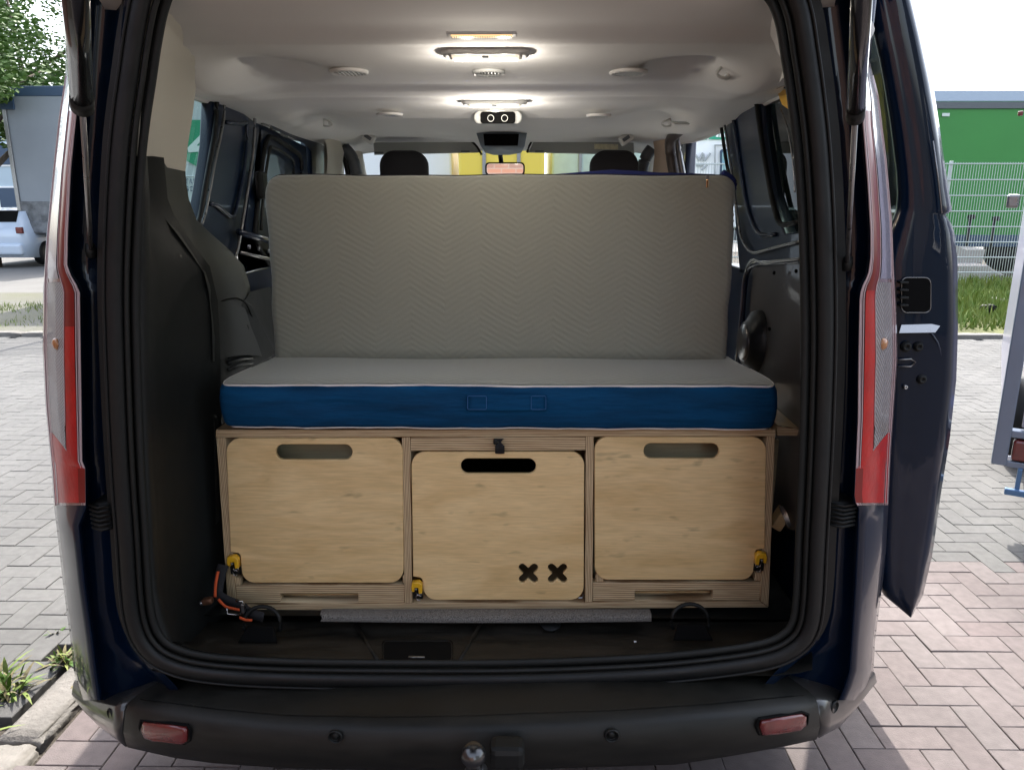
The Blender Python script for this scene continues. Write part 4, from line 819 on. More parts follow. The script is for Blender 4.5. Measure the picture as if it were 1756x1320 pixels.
part('pocket_rim', tubem([P(a, b, .406) for a, b in pk], .0013, 6, closed=True), steel, sdoor, True)
for i in range(4): part('hinge_leaf', boxm(P(1548, 484+i*13, .398), (.022, .02, .006), .002), blackp, sdoor)
part('bright_plate', loft([[P(1546, 557, .41), P(1615, 555, .405)], [P(1542, 571, .40), P(1604, 570, .395)]]), chrome, sdoor)
for a, b, r in ((1553, 594, .011), (1574, 594, .010), (1580, 650, .010), (1551, 663, .005)): part('bolt', lathem([(r*1.3, 0), (r*1.3, .003), (r, .004), (r, .009), (r*.5, .009), (r*.4, .004), (.001, .004)], (0, -1, 0), P(a, b, .411), 14), blackp if r > .006 else chrome, sdoor, True)
part('latch_slot', tubem([P(a, b, .408) for a, b in ((1540, 617), (1562, 615), (1570, 621), (1562, 628), (1540, 628))], .0025, 6), steel, sdoor, True)
part('panel_crease', tubem(smooth_path([P(a, b, .404) for a, b in ((1596, 570), (1612, 600), (1615, 660), (1612, 700))], 3), .003, 6), paint_in, sdoor, True)
part('mirror_crease', tubem([P(1600, 242, .392), P(1608, 300, .392), P(1615, 366, .392)], .0022, 6), steel, sdoor, True)
# wheels
def wheel(x, y):
    o = part('wheel', lathem([(.20, -.1), (.30, -.11), (.335, -.08), (.34, 0), (.335, .08), (.30, .11), (.20, .1)], (1, 0, 0), (x, y, .34), 32), rubber, van, True)
    part('rim', lathem([(.001, -.06), (.19, -.07), (.2, -.09), (.2, .09), (.001, .07)], (1, 0, 0), (x, y, .34), 24), steel, o, True)
for x in (-.82, .82): wheel(x, .95); wheel(x, 3.9)
# ================================================================ THE BED BOX AND WHAT LIES ON IT
YF = .30
def pt(px, py, Y=YF): p = P(px, py, Y); return (p.x, p.z)
box = thing('bed_box', 'birch plywood bed box with three doors standing on the load floor', 'cabinet', (0, .6, .51))
def quad_board(name, q, m, Y=YF, t=.018, depth=None, label=None, bev=.0012):
    """board whose front edge is the traced outline, running back into the van"""
    d = depth or t; me = plate([[pt(a, b, Y) for a, b in q]], d, XZ(Y+d/2), bev); return part(name, me, m, box, False, label)
DEP = .62
quad_board('top_board', [(370, 737), (1330, 736), (1330, 748), (370, 750)], edge_z, depth=DEP)
quad_board('side_board', [(371, 750.6), (386, 750.6), (406, 1034.4), (391, 1046)], edge_x, depth=DEP)
quad_board('side_board', [(1315, 748.6), (1329, 748.6), (1318, 1040), (1304, 1030)], edge_x, depth=DEP)
quad_board('bottom_board', [(392, 1036), (1303.5, 1031), (1317, 1040.6), (1317, 1041), (392, 1048)], edge_z, depth=DEP)
quad_board('divider', [(689, 750.4), (703, 750.4), (707, 1034), (694, 1034)], edge_x, depth=DEP)
quad_board('divider', [(1005, 748.8), (1018, 748.8), (1016, 1032), (1003, 1032)], edge_x, depth=DEP)
quad_board('upper_rail', [(704, 751), (1004.4, 749.4), (1004.4, 771.6), (704, 773)], edge_big, depth=.03)
def rail_slot(q, s): 
    me = plate([[pt(a, b) for a, b in q], [pt(a, b) for a, b in s]], .03, XZ(YF+.004+.015), .0012); part('lower_rail', me, edge_big, box)
    part('slot_back', plate([[pt(a, b, YF+.06) for a, b in [(x+(3 if i in (1, 2) else -3), y+(4 if i > 1 else -4)) for i, (x, y) in enumerate(s)]]], .004, XZ(YF+.05), 0), birch, box)
rail_slot([(397, 1005), (693.5, 1003), (693.5, 1035), (407, 1035.4)], [(480, 1019), (614, 1018), (614, 1034), (480, 1034)])
rail_slot([(1017, 1001), (1306, 999), (1303, 1029.6), (1016.6, 1031)], [(1089, 1014), (1223, 1013), (1223, 1029), (1089, 1030)])
for a, b in ((400, 984), (1020, 978), (1292, 976), (690, 980)):
    p_ = P(a+8, b+10, YF+.012); part('corner_block', boxm(p_, (.022, .02, .024), .003), edge_x, box)
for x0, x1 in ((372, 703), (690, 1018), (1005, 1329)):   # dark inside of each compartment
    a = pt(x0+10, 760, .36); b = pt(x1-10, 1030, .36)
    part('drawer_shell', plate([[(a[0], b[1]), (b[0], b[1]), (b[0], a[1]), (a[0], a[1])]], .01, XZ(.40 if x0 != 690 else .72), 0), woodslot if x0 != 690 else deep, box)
part('back_board', boxm((.04, .93, .76), (1.36, .012, .46), .001), birch, box)
def ex(cx, cy, r, arm):  # one rounded X cut-out, in photo pixels of the door plane
    out = []
    for k in range(4):
        a = radians(45+90*k); tip = (cx+cos(a)*arm, cy+sin(a)*arm)
        for i in range(7): t = a-pi/2+pi*i/6; out.append((tip[0]+r*cos(t), tip[1]+r*sin(t)))
        b = a+pi/4; out.append((cx+cos(b)*r*1.42, cy+sin(b)*r*1.42))
    return out
def door(outline, slot, extra=(), label=None, lean=0):
    loops = [[pt(a, b, YF-.004) for a, b in outline], [pt(a, b, YF-.004) for a, b in slot]]+[[pt(a, b, YF-.004) for a, b in e] for e in extra]
    return part('door', plate(loops, .012, XZ(YF-.004+.006), .0018), birch, box, False, label)
def outline(x0, y0, x1, y1, xb0, xb1, notch, r=23):
    """rounded outline with a notch for the latch at a lower corner"""
    o = rrect(x0, y0, x1, y1, r, 8); res = []
    for x, y in o:
        t = (y-y0)/(y1-y0); nx = x+(xb0-x0)*t*(x1-x)/(x1-x0)+(xb1-x1)*t*(x-x0)/(x1-x0); res.append((nx, y))
    if notch:
        nx0, ny0, nx1, ny1, sd = notch; out = []; ins = False
        keep = [(x, y) for x, y in res if not ((x < nx1 if sd < 0 else x > nx0) and y > ny0-4)]
        # rebuild: walk and insert the notch where the lower corner was removed
        n = len(keep); best = max(range(n), key=lambda i: (Vector(keep[i])-Vector(keep[(i+1) % n])).length if (min(keep[i][1], keep[(i+1) % n][1]) > y0 and (keep[i][0] < (x0+x1)/2 if sd < 0 else keep[i][0] > (x0+x1)/2 or keep[(i+1) % n][0] > (x0+x1)/2)) else 0)
        return res
    return res
def with_notch(x0, y0, x1, y1, side, nw, ny, r=23):
    """door outline: x0..x1 given at top and bottom; notch of width nw from height ny downward at one lower corner; corner then rounds in"""
    xt0, xb0 = x0; xt1, xb1 = x1; L = lambda y: xt0+(xb0-xt0)*(y-y0)/(y1-y0); R_ = lambda y: xt1+(xb1-xt1)*(y-y0)/(y1-y0)
    o = []
    arc = lambda cx, cy, rr, a0, a1, n=8: [(cx+rr*cos(radians(a0+(a1-a0)*i/n)), cy+rr*sin(radians(a0+(a1-a0)*i/n))) for i in range(n+1)]
    o += arc(xt0+r, y0+r, r, 180, 270); o += arc(xt1-r, y0+r, r, 270, 360)
    if side > 0:
        o += [(R_(ny-2), ny-2)]; o += arc(R_(ny)-nw+6, ny+6, 6, 270, 180); xr = R_(y1)-nw; o += arc(xr-r, y1-r, r, 0, 90)
    else: o += arc(R_(y1)-r, y1-r, r, 0, 90)
    if side < 0:
        xl = L(y1)+nw; o += arc(xl+r, y1-r, r, 90, 180); o += arc(L(ny)+nw-6, ny+6, 6, 0, -90); o += [(L(ny-2), ny-2)]
    else: o += arc(L(y1)+r, y1-r, r, 90, 180)
    return o
slot = lambda x0, y0, x1, y1: rrect(x0, y0, x1, y1, (y1-y0)/2*.98, 8)
door(with_notch((388, 397), 751.5, (690.5, 692), 999, -1, 17, 948), slot(473, 762, 604, 788), label='left plywood door with a pale slot handle')
door(with_notch((705.5, 709), 775, (1002, 1001), 1028.5, -1, 16, 990), slot(790, 786, 919, 812), [ex(906, 983, 6.3, 14.5), ex(956, 983, 6.3, 14.5)], label='middle plywood door with two X-shaped cut-outs')
door(with_notch((1019.5, 1020), 749.5, (1314, 1311), 994, 1, 17, 942), slot(1104, 760, 1233, 786), label='right plywood door with a pale slot handle')
# latches : yellow lever with a steel spring in a black bracket
def latch(px, py, s):
    c = P(px, py, YF-.006); u = (c-CAM).length/F
    o = part('latch', plate([[(-8*u, -17*u), (8*u, -17*u), (8*u, 2*u), (-8*u, 4*u)]], .012, Matrix.Translation(c+Vector((0, .004, 0))) @ XZ(0), .001), blackp, box)
    part('lever', join(plate([[(-9*u, -2*u), (-9*u, 13*u), (-4*u, 18*u), (7*u, 17*u), (9*u, 8*u), (8*u, 0), (3.5*u, 1*u), (3*u, 8*u), (-2.5*u, 8*u), (-3*u, -3*u)]], .018, Matrix.Translation(c+Vector((0, -.008, 0))) @ Matrix.Scale(-s, 4, (1, 0, 0)) @ XZ(0), .002)), yellow, o)
    part('spring', tubem(smooth_path([c+Vector((s*a*u, -.012, b*u)) for a, b in ((-1, 5), (-1, -3), (2, -6), (7, -3), (7, -8), (2, -6.5), (-2, -9), (0, -15), (5, -15))], 3), .0014, 6), chrome, o, True)
    part('pin', lathem([(.001, .004), (.003, .003), (.003, -.003)], (0, -1, 0), c+Vector((-s*1*u, -.014, 5*u)), 10), steel, o)
latch(403, 967, 1); latch(716, 1010, 1); latch(1302, 961, -1)
c_ = P(996, 1020, YF+.002); part('catch_plate', tubem([c_+Vector((-.006, -.004, -.006)), c_+Vector((.004, -.006, -.004)), c_+Vector((.006, -.006, .006))], .002, 6), steel, box)
lp = part('pull_loop', tubem([P(857, 752, YF-.012), P(857, 764, YF-.018), P(857, 777, YF-.014)], .012, 10, .3), blackweb, box, True, 'black webbing pull loop over the middle door')
part('loop_knob', boxm(P(850, 757, YF-.012), (.012, .012, .016), .004), blackp, box)
# side shelf right of the box
sh = part('side_shelf', plate([[pt(a, b, .33) for a, b in ((1333, 731), (1383, 738), (1383, 747), (1333, 747))]], .5, XZ(.58), .001), edge_z, box, False, 'narrow plywood shelf right of the doors')
part('shelf_top', mesh([P(1334, 730, .329)+Vector((0, 0, .0012)), P(1383, 737, .329)+Vector((0, 0, .0012)), P(1383, 737, .329)+Vector((0, .45, .0012)), P(1334, 730, .329)+Vector((0, .45, .0012))], [(0, 1, 2, 3)]), birch, sh)
# wheel arch lining below the shelf belongs to the van
part('arch_lining', loft([[P(1332, 748, .55), P(1355, 748, .5), P(1384, 748, .42)], [P(1332, 850, .55), P(1352, 858, .5), P(1370, 840, .42)], [P(1330, 905, .5), P(1350, 900, .46), P(1378, 900, .42)]]), mat('fawn_board', (.30, .22, .15), .6, var=.2, vscale=6), van, True)
part('silver_clip', loft([[P(1335, 868, .36), P(1342, 866, .36)], [P(1342, 884, .35), P(1350, 880, .34)], [P(1352, 905, .34), P(1357, 901, .34)]]), chrome, van, True)
part('wooden_wedge', boxm(P(1337, 888, .40), (.03, .04, .06), .004, Matrix.Rotation(.5, 3, 'Y')), birch, van)
# ---- seat mattress
ma = P(372, 657, .27); mb = P(1338, 657, .27); mz0 = P(850, 735.2, .275).z; zt = P(860, 656, .27).z; zbk = P(860, 614.5, .67).z
mw0, mw1 = ma.x, mb.x
seat = thing('seat_mattress', 'folding mattress lying flat on the bed box, blue front with a carry handle', 'mattress', ((mw0+mw1)/2, .5, mz0))
def soft_slab(x0, x1, y0, y1, z0, ztf, r, nx=60, ny=14):
    """rounded slab, ztf(x,y) height of its top"""
    rr = []
    plan = rrect(x0, y0, x1, y1, r, 6)
    # densify plan
    dens = []
    for i, p in enumerate(plan):
        q = plan[(i+1) % len(plan)]; L = sqrt((p[0]-q[0])**2+(p[1]-q[1])**2); n = max(1, int(L/.03))
        for k in range(n): dens.append((p[0]+(q[0]-p[0])*k/n, p[1]+(q[1]-p[1])*k/n))
    return dens
def wob(x, z, s=1): return s*(.0022*sin(x*17+z*30)+.0016*sin(x*41-z*22+1)+.001*sin(x*90+z*12))
plan = soft_slab(mw0, mw1, .27, .74, mz0, None, .022)
def topz(x, y): return zt+(zbk-zt)*smt(.30, .70, y)*1.0+.003*sin(x*9)*sin(y*13)-.006*exp(-((y-.27)/.02)**2)
cx = (mw0+mw1)/2; side = []
for k, (t, inset_) in enumerate(((0, .012), (.04, .004), (.12, 0), (.3, -.003), (.5, -.004), (.7, -.003), (.88, 0), (.97, .004), (1, .009))):
    row = []
    for x, y in plan:
        z = mz0+(topz(x, y)-mz0-.004)*t; dx = (x-cx); f = 1-inset_/abs(mw1-cx); yy = y+(inset_ if y < .5 else -inset_)
        row.append(Vector((cx+dx*f, yy+(wob(x, z)*1.3 if y < .3 else 0), z)))
    side.append(row)
part('blue_side', loft(side, True, False), bluem, seat, True, 'blue canvas side of the mattress')
g = []
for i in range(21):
    y = .276+(.735-.276)*i/20; g.append([Vector((x, y, topz(x, y)+.0)) for x in [mw0+.012+(mw1-mw0-.024)*j/60 for j in range(61)]])
tp = part('beige_top', loft(g), knitm, seat, True); 
for z_, nm in ((1, 'piping'), (0, 'piping')):
    row = side[-1] if z_ else side[0]
    part(nm, tubem([p+Vector((0, -.001, .0 if z_ else .001)) for p in row], .0032, 6, closed=True), pipe, seat, True)
hd = part('carry_handle', loft([[P(a, y, .262-.007*sin(pi*max(0, min(1, (a-835)/(910-835)))))for a in (800, 812, 835, 850, 872, 895, 910, 920, 937)] for y in (677, 680, 690, 701, 704)]), bluem, seat, True)
solid(hd, .003)
for a, b in ((802, 834), (911, 936)): part('stitched_patch', tubem([P(x, y, .258) for x, y in rrect(a, 679, b, 702, 2, 2)], .0009, 5, closed=True), mat('blue_thread', (.03, .12, .3), .8) if a == 802 else MATS['blue_thread'], hd)
# ---- upright mattress
bx0, bx1 = P(469, 600, .67).x, P(1249, 600, .67).x; bz1 = P(850, 300.5, .69).z
back = thing('backrest_mattress', 'mattress standing upright as a backrest, beige chevron knit with a blue back', 'mattress', ((bx0+bx1)/2, .72, zbk))
def back_row(k, Y, r=.045, top=bz1, a=bx0, b=bx1, sag=True):
    pl = rrect(a+k, zbk-.02+(k if k > .03 else 0), b-k, top-k, [r, r, min(r, .02), min(r, .02)], 8); dens = []
    for i, p in enumerate(pl):
        q = pl[(i+1) % len(pl)]; n = {8: 30, 17: 12, 26: 30, 35: 12}.get(i, 1)
        for j in range(n): dens.append((p[0]+(q[0]-p[0])*j/n, p[1]+(q[1]-p[1])*j/n))
    return [Vector((x+(.002*sin(z*19)+.0015*sin(z*43) if abs(x-(a+b)/2) > .5 else 0), Y+.03*((z-zbk)/.55), z+(.0015*sin(x*8)+.001*sin(x*23) if z > zbk+.2 else 0))) for x, z in dens]
front = [back_row(.0, .70), back_row(0, .685), back_row(.003, .675), back_row(.010, .668), back_row(.022, .665), back_row(.05, .6645, .04), back_row(.09, .664, .03), back_row(.14, .664, .02), back_row(.19, .664, .015), back_row(.24, .664, .008), back_row(.262, .664, .004)]
part('beige_front', loft(front, True, True), knitm, back, True)
part('blue_back', loft([back_row(-.004, .702, top=bz1-.004), back_row(-.006, .72, top=bz1-.004), back_row(-.006, .80, top=bz1-.002), back_row(.01, .81, top=bz1-.004)], True, True), bluecov, back, True)
part('seam', tubem(back_row(-.001, .701), .003, 6, closed=True), blackweb, back, True)
zp = part('zip_pull', boxm(P(1213, 315, .655), (.006, .004, .022), .001), mat('brass', (.8, .45, .22), .25, 1), back); part('zip_slider', boxm(P(1213, 304, .655), (.010, .008, .010), .002), steel, zp)
# blue cover bunched over the top right of the backrest
cv = thing('blue_cover', 'royal blue cover draped behind the top right corner of the upright mattress', 'blanket', P(1150, 300, .8))
T1 = [(895, 303), (960, 298), (1010, 294), (1050, 291), (1090, 293), (1130, 296), (1180, 297), (1225, 299), (1245, 304), (1258, 312)]
T2 = [(895, 306), (960, 306), (1010, 306), (1050, 306), (1090, 306), (1130, 308), (1180, 310), (1225, 318), (1245, 325), (1256, 324)]
part('cloth', loft([[P(a, b, .76)+Vector((0, 0, 0)) for a, b in T1], [P((a+c)/2, (b+d)/2-1, .735) for (a, b), (c, d) in zip(T1, T2)], [P(a, b, .745) for a, b in T2], [P(a, b+8, .80) for a, b in T2], [P(a, b, .86) for a, b in T1], [P(a, b, .76) for a, b in T1]]), bluecov, cv, True)
part('hanging_end', tubem(smooth_path([P(1236, 300, .77), P(1250, 310, .77), P(1254, 320, .77), P(1244, 326, .77)], 4), .018, 10), bluecov, cv, True)
# ---- felt strip under the box
fv = []
for i in range(61):
    px = 549+(1117-549)*i/60; s_ = 2.5*sin(pi*(px-549)/568); fv.append([P(px+(3 if i < 30 else -3)*(1 if i in (0, 60) else 0), 1046, .285)+Vector((0, 0, .004)), P(px, 1058+s_, .245)+Vector((0, 0, .008)), P(px+(4 if i == 0 else 0), 1062+s_, .238)+Vector((0, 0, .004)), P(px, 1064+s_, .24)+Vector((0, 0, -.002))])
o = part('felt_strip', loft(fv), rug, None, True); tag(o, 'grey speckled felt strip sticking out under the plywood box', 'mat')
# ---- ratchet strap
sr = thing('ratchet_strap', 'orange and black ratchet strap with a metal buckle at the foot of the box', 'strap', P(380, 1030, .26))
def band(name, pts, w, m, off=(0, 0, 0)):
    c = smooth_path([P(*p)+Vector(off) for p in pts], 5); rows = []
    for i, p in enumerate(c):
        d = (c[min(i+1, len(c)-1)]-c[max(i-1, 0)]).normalized(); n = d.cross(Vector((0, 1, 0))).normalized(); rows.append([p+n*w, p, p-n*w])
    o = part(name, loft(rows), m, sr, True); solid(o, .002); return o
band('black_webbing', [(383, 968, .27), (378, 985, .26), (374, 1005, .25), (376, 1020, .24), (392, 1030, .235), (412, 1038, .23), (428, 1050, .225), (452, 1058, .22)], .014, blackweb)
band('orange_webbing', [(375, 978, .26), (371, 1000, .245), (370, 1022, .235)], .0035, orange, (0, -.004, 0))
band('orange_webbing', [(376, 1025, .23), (388, 1037, .225), (402, 1041, .22), (412, 1043, .215)], .0035, orange, (0, -.006, 0))
band('orange_webbing', [(412, 1056, .215), (422, 1060, .21), (434, 1061, .21)], .0035, orange, (0, -.006, 0))
part('hook', boxm(P(356, 1030, .225), (.028, .02, .018), .006, Matrix.Rotation(-.15, 3, 'Y'), 3), mat('rusty_metal', (.20, .09, .05), .45, .5, var=.6, vscale=40), sr, True)
part('hook_tip', boxm(P(345, 1034, .22), (.010, .012, .012), .004), steel, sr, True)
bk = part('buckle', tubem([P(a, b, .212) for a, b in ((388, 1042), (390, 1052), (408, 1054), (417, 1050), (420, 1040), (416, 1030), (404, 1030))], .0028, 6), chrome, sr, True)
part('buckle_plate', boxm(P(417, 1042, .214), (.008, .012, .026), .002), steel, sr)
# ================================================================ AROUND THE VAN
# ---- trees
def tree(x, y, h, r, n, label, seed, z0=1.5):
    rnd = random.Random(seed); t = thing('broadleaf_tree', label, 'tree', (x, y, 0), 'trees beyond the yard')
    limbs = [tubem([(x, y, 0), (x+.1, y, h*.3), (x+.15, y+.1, h*.6), (x, y, h*.9)], [.22, .17, .10, .03], 10)]
    for k in range(7):
        a = rnd.uniform(0, 2*pi); zz = h*rnd.uniform(.25, .6); q = r*rnd.uniform(.5, .9); limbs.append(tubem([(x+.1, y, zz), (x+cos(a)*q*.5, y+sin(a)*q*.5, zz+h*.12), (x+cos(a)*q, y+sin(a)*q, zz+h*.2)], [.09, .06, .02], 6))
    part('trunk', join(*limbs), bark, t, True)
    cl = []
    for _ in range(46):
        a = rnd.uniform(0, 2*pi); e = rnd.uniform(-.7, 1.2); d = rnd.uniform(.35, 1); cl.append((x+cos(a)*cos(e)*r*d, y+sin(a)*cos(e)*r*d, z0+(h-z0)*.55+sin(e)*(h-z0)*.45*d, rnd.uniform(.5, 1.05)*r*.32))
    v = []; f = []
    for i in range(n):
        cx, cy, cz, cr = cl[i % len(cl)]; g1 = Vector((rnd.gauss(0, 1), rnd.gauss(0, 1), rnd.gauss(0, .8))); g1 = g1.normalized()*cr*rnd.uniform(.55, 1.05)
        c = Vector((cx, cy, cz))+g1; s = rnd.uniform(.05, .11); n1 = Vector((rnd.gauss(0, 1), rnd.gauss(0, 1), rnd.gauss(0, 1)+.6)).normalized(); a, b = frame_of(n1)
        k = len(v); v += [c-a*s, c-b*s*.55, c+a*s, c+b*s*.55+n1*s*.2]; f.append((k, k+1, k+2, k+3))
    part('crown', mesh(v, f), leafm, t); return t
tree(-19.5, 29, 10.5, 4.6, 26000, 'bright green broadleaf tree rising above the grey lorry trailer', 11)
tree(-14.0, 36, 9.5, 4.2, 14000, 'green tree standing farther back, right of the one above the trailer', 12)
tree(11.5, 33, 7.0, 3.4, 9000, 'tree glimpsed through the glass of the open sliding door', 14)
tree(-13.5, 17.5, 6.5, 2.2, 9000, 'small tree seen through the left rear quarter window', 13)
# ---- lorries
curtain = mat('grey_curtain', (.24, .265, .29), .55, var=.12, vscale=.8, bump=.25, bscale=1.3, bdist=.06)
darkblue = mat('dark_blue_band', (.03, .06, .11), .5)
greencurt = mat('green_curtain', (.03, .22, .035), .5, var=.15, vscale=.35, bump=.2, bscale=.9, bdist=.08)
dirty = mat('dirty_grey_metal', (.20, .21, .22), .6, var=.7, vscale=5, bump=.4, bscale=20, bdist=.01)
def lorry_trailer(name, label, c, size, yaw, m, top, zb=1.05):
    w, d, h = size; t = thing(name, label, 'lorry trailer', (c[0], c[1], 0)); R_ = Matrix.Rotation(yaw, 3, 'Z'); o3 = Vector((c[0], c[1], 0))
    at = lambda x, y, z: o3+R_ @ Vector((x, y, z))
    bx = lambda nm, cc, ss, mm, bev=.01, par=t: part(nm, boxm(at(*cc), ss, bev, R_), mm, par)
    bx('curtain_body', (0, 0, zb+(h-zb)/2), (w, d, h-zb), m, .03)
    bx('top_rail', (0, 0, h-.10), (w+.03, d+.03, .24), top, .02)
    bx('chassis', (0, 0, .88), (w*.6, d*.98, .22), dkgrey, .01)
    for k in (-1, 1):
        bx('corner_post', (k*(w/2-.02), -d/2-.01, 1.05+(h-1.3)/2), (.10, .06, h-1.3), steel, .01)
    return t, at, bx, R_
# left trailer, rear face towards us
ltx = P(58, 400, 17.2); t, at, bx, R_ = lorry_trailer('curtain_trailer', 'grey curtain-sided lorry trailer with a dark blue top rail at the left edge', (P(6, 186, 17.7).x+1.275, 22.2), (2.55, 9, 4.35), 0.0, curtain, darkblue)
bx('corner_cap', (-1.15, -4.53, 4.0), (.34, .06, .36), darkblue); bx('bumper_bar', (0, -4.45, .98), (2.4, .2, .3), dirty, .03); bx('mud_guard', (.4, -4.3, .6), (1.5, .3, .45), blackp, .03)
bx('dirty_sill', (0, -4.51, 1.35), (2.5, .04, .55), dirty)
bx('torn_flap', (.62, -4.54, 3.0), (.2, .03, 1.0), darkblue, .01)
def wheel_set(t, at, R_, xs, y, r=.48):
    for x in xs: part('wheel', lathem([(r*.5, -.13), (r*.95, -.13), (r, -.1), (r, .1), (r*.95, .13), (r*.5, .13)], R_ @ Vector((1, 0, 0)), at(x, y, r), 24), rubber, t, True)
wheel_set(t, at, R_, (-.95, .95), -2.6)
# trailer with a green mark, seen through the left quarter window
t, at, bx, R_ = lorry_trailer('logo_trailer', 'grey lorry trailer with a green round emblem, seen through the left quarter window', (-5.9, 14.2), (2.5, 6, 3.6), 0.0, mat('pale_curtain', (.42, .46, .46), .6, var=.08, vscale=1), darkblue)
gm = mat('emblem_green', (.0, .22, .10), .5); pm = mat('emblem_pale', (.55, .62, .58), .5)
yy = 14.2-3-.03
def flat(name, loops, m, off): 
    o = part(name, plate([[(P(a, b, yy).x, P(a, b, yy).z) for a, b in lp] for lp in loops], .012, XZ(yy-off), .001), m, t); return o
flat('emblem', [[(328, 206), (364, 206), (372, 224), (360, 262), (346, 292), (338, 286), (320, 276), (312, 250), (316, 220)]], gm, .0)
flat('emblem_mark', [[(366, 210), (370, 214), (338, 250), (358, 252), (360, 259), (324, 262), (322, 254)]], pm, .014)
for s_, b in (('hub', 315), ('sci', 328)):
    p0 = P(318, b, yy); text('lettering', s_, .17, darkblue, Matrix.Translation((p0.x, yy-.01, p0.z)) @ Matrix.Rotation(pi/2, 4, 'X'), t)
wheel_set(t, at, R_, (-1.1, 1.1), -1.6)
# green trailer right
t, at, bx, R_ = lorry_trailer('green_trailer', 'bright green curtain-sided lorry trailer behind the mesh fence on the right', (13.2, 17.6), (13, 2.5, 4.02), .0, greencurt, mat('pale_blue_rail', (.35, .42, .52), .4), .80)
bx('grey_rail', (0, -1.28, 3.72), (13, .02, .14), dkgrey, .002); bx('side_guard', (0, -1.24, .72), (12, .04, .28), darkblue, .01)
part('faded_print', boxm(P(1622, 197, 16.33), (.17, .01, .07), .003), pm, t)
wheel_set(t, at, Matrix.Rotation(pi/2, 3, 'Z'), (-1.5, -.3, .9, 4.5), -.95)
# white trailer with green stripes seen through the open side door
t, at, bx, R_ = lorry_trailer('white_trailer', 'white box trailer with green upper stripes, seen through the right side opening', (5.2, 16.6), (5.2, 2.5, 4.15), .0, white, white)
gs = mat('stripe_green', (.02, .36, .22), .45)
for a, b in ((1166, 1171), (1174, 1177), (1180, 1184), (1188, 1197), (1201, 1212), (1216, 1256), (1262, 1300)):
    y_ = 15.32; part('stripe', plate([[(P(x, z, y_).x, P(x, z, y_).z) for x, z in ((a, 211), (b, 210), (b, 240), (a, 239))]], .02, XZ(y_), .001), gs, t)
y_ = 15.31; 
for k in range(5): part('faded_print', boxm(P(1230+k*6, 232, y_-.02), (.055, .01, .08), .003), white, t)
dm = mat('grey_line', (.35, .37, .38), .5)
for seg in (((1193, 266), (1199, 276)), ((1199, 276), (1205, 262)), ((1206, 264), (1208, 276)), ((1208, 276), (1218, 263)), ((1194, 284), (1206, 284)), ((1203, 292), (1213, 283))): part('sketch_line', tubem([P(*seg[0], 15.3), P(*seg[1], 15.3)], .025, 6), dm, t)
fr2 = part('window', plate([[(P(a, b, 15.3).x, P(a, b, 15.3).z) for a, b in rrect(1235, 256, 1262, 310, 5)]], .05, XZ(15.31), .004), darkblue, t)
part('pane', plate([[(P(a, b, 15.27).x, P(a, b, 15.27).z) for a, b in rrect(1238, 260, 1259, 306, 4)]], .02, XZ(15.27), .002), mat('picture_pane', (.10, .30, .62), .2, coat=1, var=1, col2=(.35, .48, .12), vscale=.9), fr2)
part('door_line', tubem([P(a, b, 15.3) for a, b in ((1226, 305), (1226, 249), (1262, 249))], .02, 6), dm, t)
# seen through the windscreen
def van_box(label, x0, x1, y, h, m, seed):
    t = thing('box_van', label, 'box van', ((x0+x1)/2, y+1.5, 0)); part('cargo_box', boxm(((x0+x1)/2, y+1.5, .6+(h-.6)/2), (x1-x0, 3, h-.6), .04), m, t)
    part('chassis', boxm(((x0+x1)/2, y+1.5, .5), ((x1-x0)*.8, 2.9, .2), .02), dkgrey, t)
    for k in (.3, .7): part('door_post', boxm((x0+(x1-x0)*k, y-.01, .6+(h-.6)/2), (.05, .03, h-.9), .005), steel, t)
    for k in (x0+.25, x1-.25): part('wheel', lathem([(.15, -.1), (.34, -.1), (.36, 0), (.34, .1), (.15, .1)], (1, 0, 0), (k, y+.8, .36), 20), rubber, t, True)
yel = mat('bright_yellow_paint', (.90, .66, .08), .4, coat=.4)
van_box('bright yellow box van parked ahead, seen through the windscreen between the headrests', -.78, .42, 9.2, 3.1, yel, 1)
van_box('white box van parked ahead, seen through the windscreen left of the yellow one', -3.3, -.9, 9.6, 2.75, white, 2)
van_box('white and pale green box van parked ahead, right of the yellow one', .55, 2.0, 10.2, 2.7, mat('pale_green_white', (.62, .76, .70), .4, var=.3, vscale=1.2), 3)
# ---- white hatchback at the left edge
CX = P(44, 400, 17.3).x-.86
car = thing('parked_car', 'white hatchback parked beside the grey trailer at the left edge', 'car', (CX, 19.2, 0))
def car_sec(y, zt, zb, w): return [Vector((CX+x, 19.2+y, z)) for x, z in ((-w, zb), (-w, .75), (-w*.96, .9), (-w*.80, zt), (w*.80, zt), (w*.96, .9), (w, .75), (w, zb))]
part('body', loft([car_sec(-2.0, .9, .35, .72), car_sec(-1.95, .98, .25, .84), car_sec(-1.6, 1.36, .22, .87), (car_sec(-1.3, 1.46, .22, .88)), car_sec(0, 1.48, .2, .88), car_sec(.6, 1.40, .2, .88), car_sec(1.3, .98, .22, .87), car_sec(2.0, .82, .3, .8)], True, True), mat('pale_blue_white_paint', (.48, .56, .66), .3, coat=1), car, True)
part('rear_window', mesh([(CX-.62, 19.2-1.83, 1.12), (CX+.62, 19.2-1.83, 1.12), (CX+.56, 19.2-1.58, 1.40), (CX-.56, 19.2-1.58, 1.40)], [(0, 1, 2, 3)]), deep, car)
part('side_window', mesh([(CX+.84, 19.2-1.3, 1.0), (CX+.85, 19.2+1.0, 1.0), (CX+.73, 19.2+.4, 1.38), (CX+.73, 19.2-1.2, 1.40)], [(0, 1, 2, 3)]), deep, car)
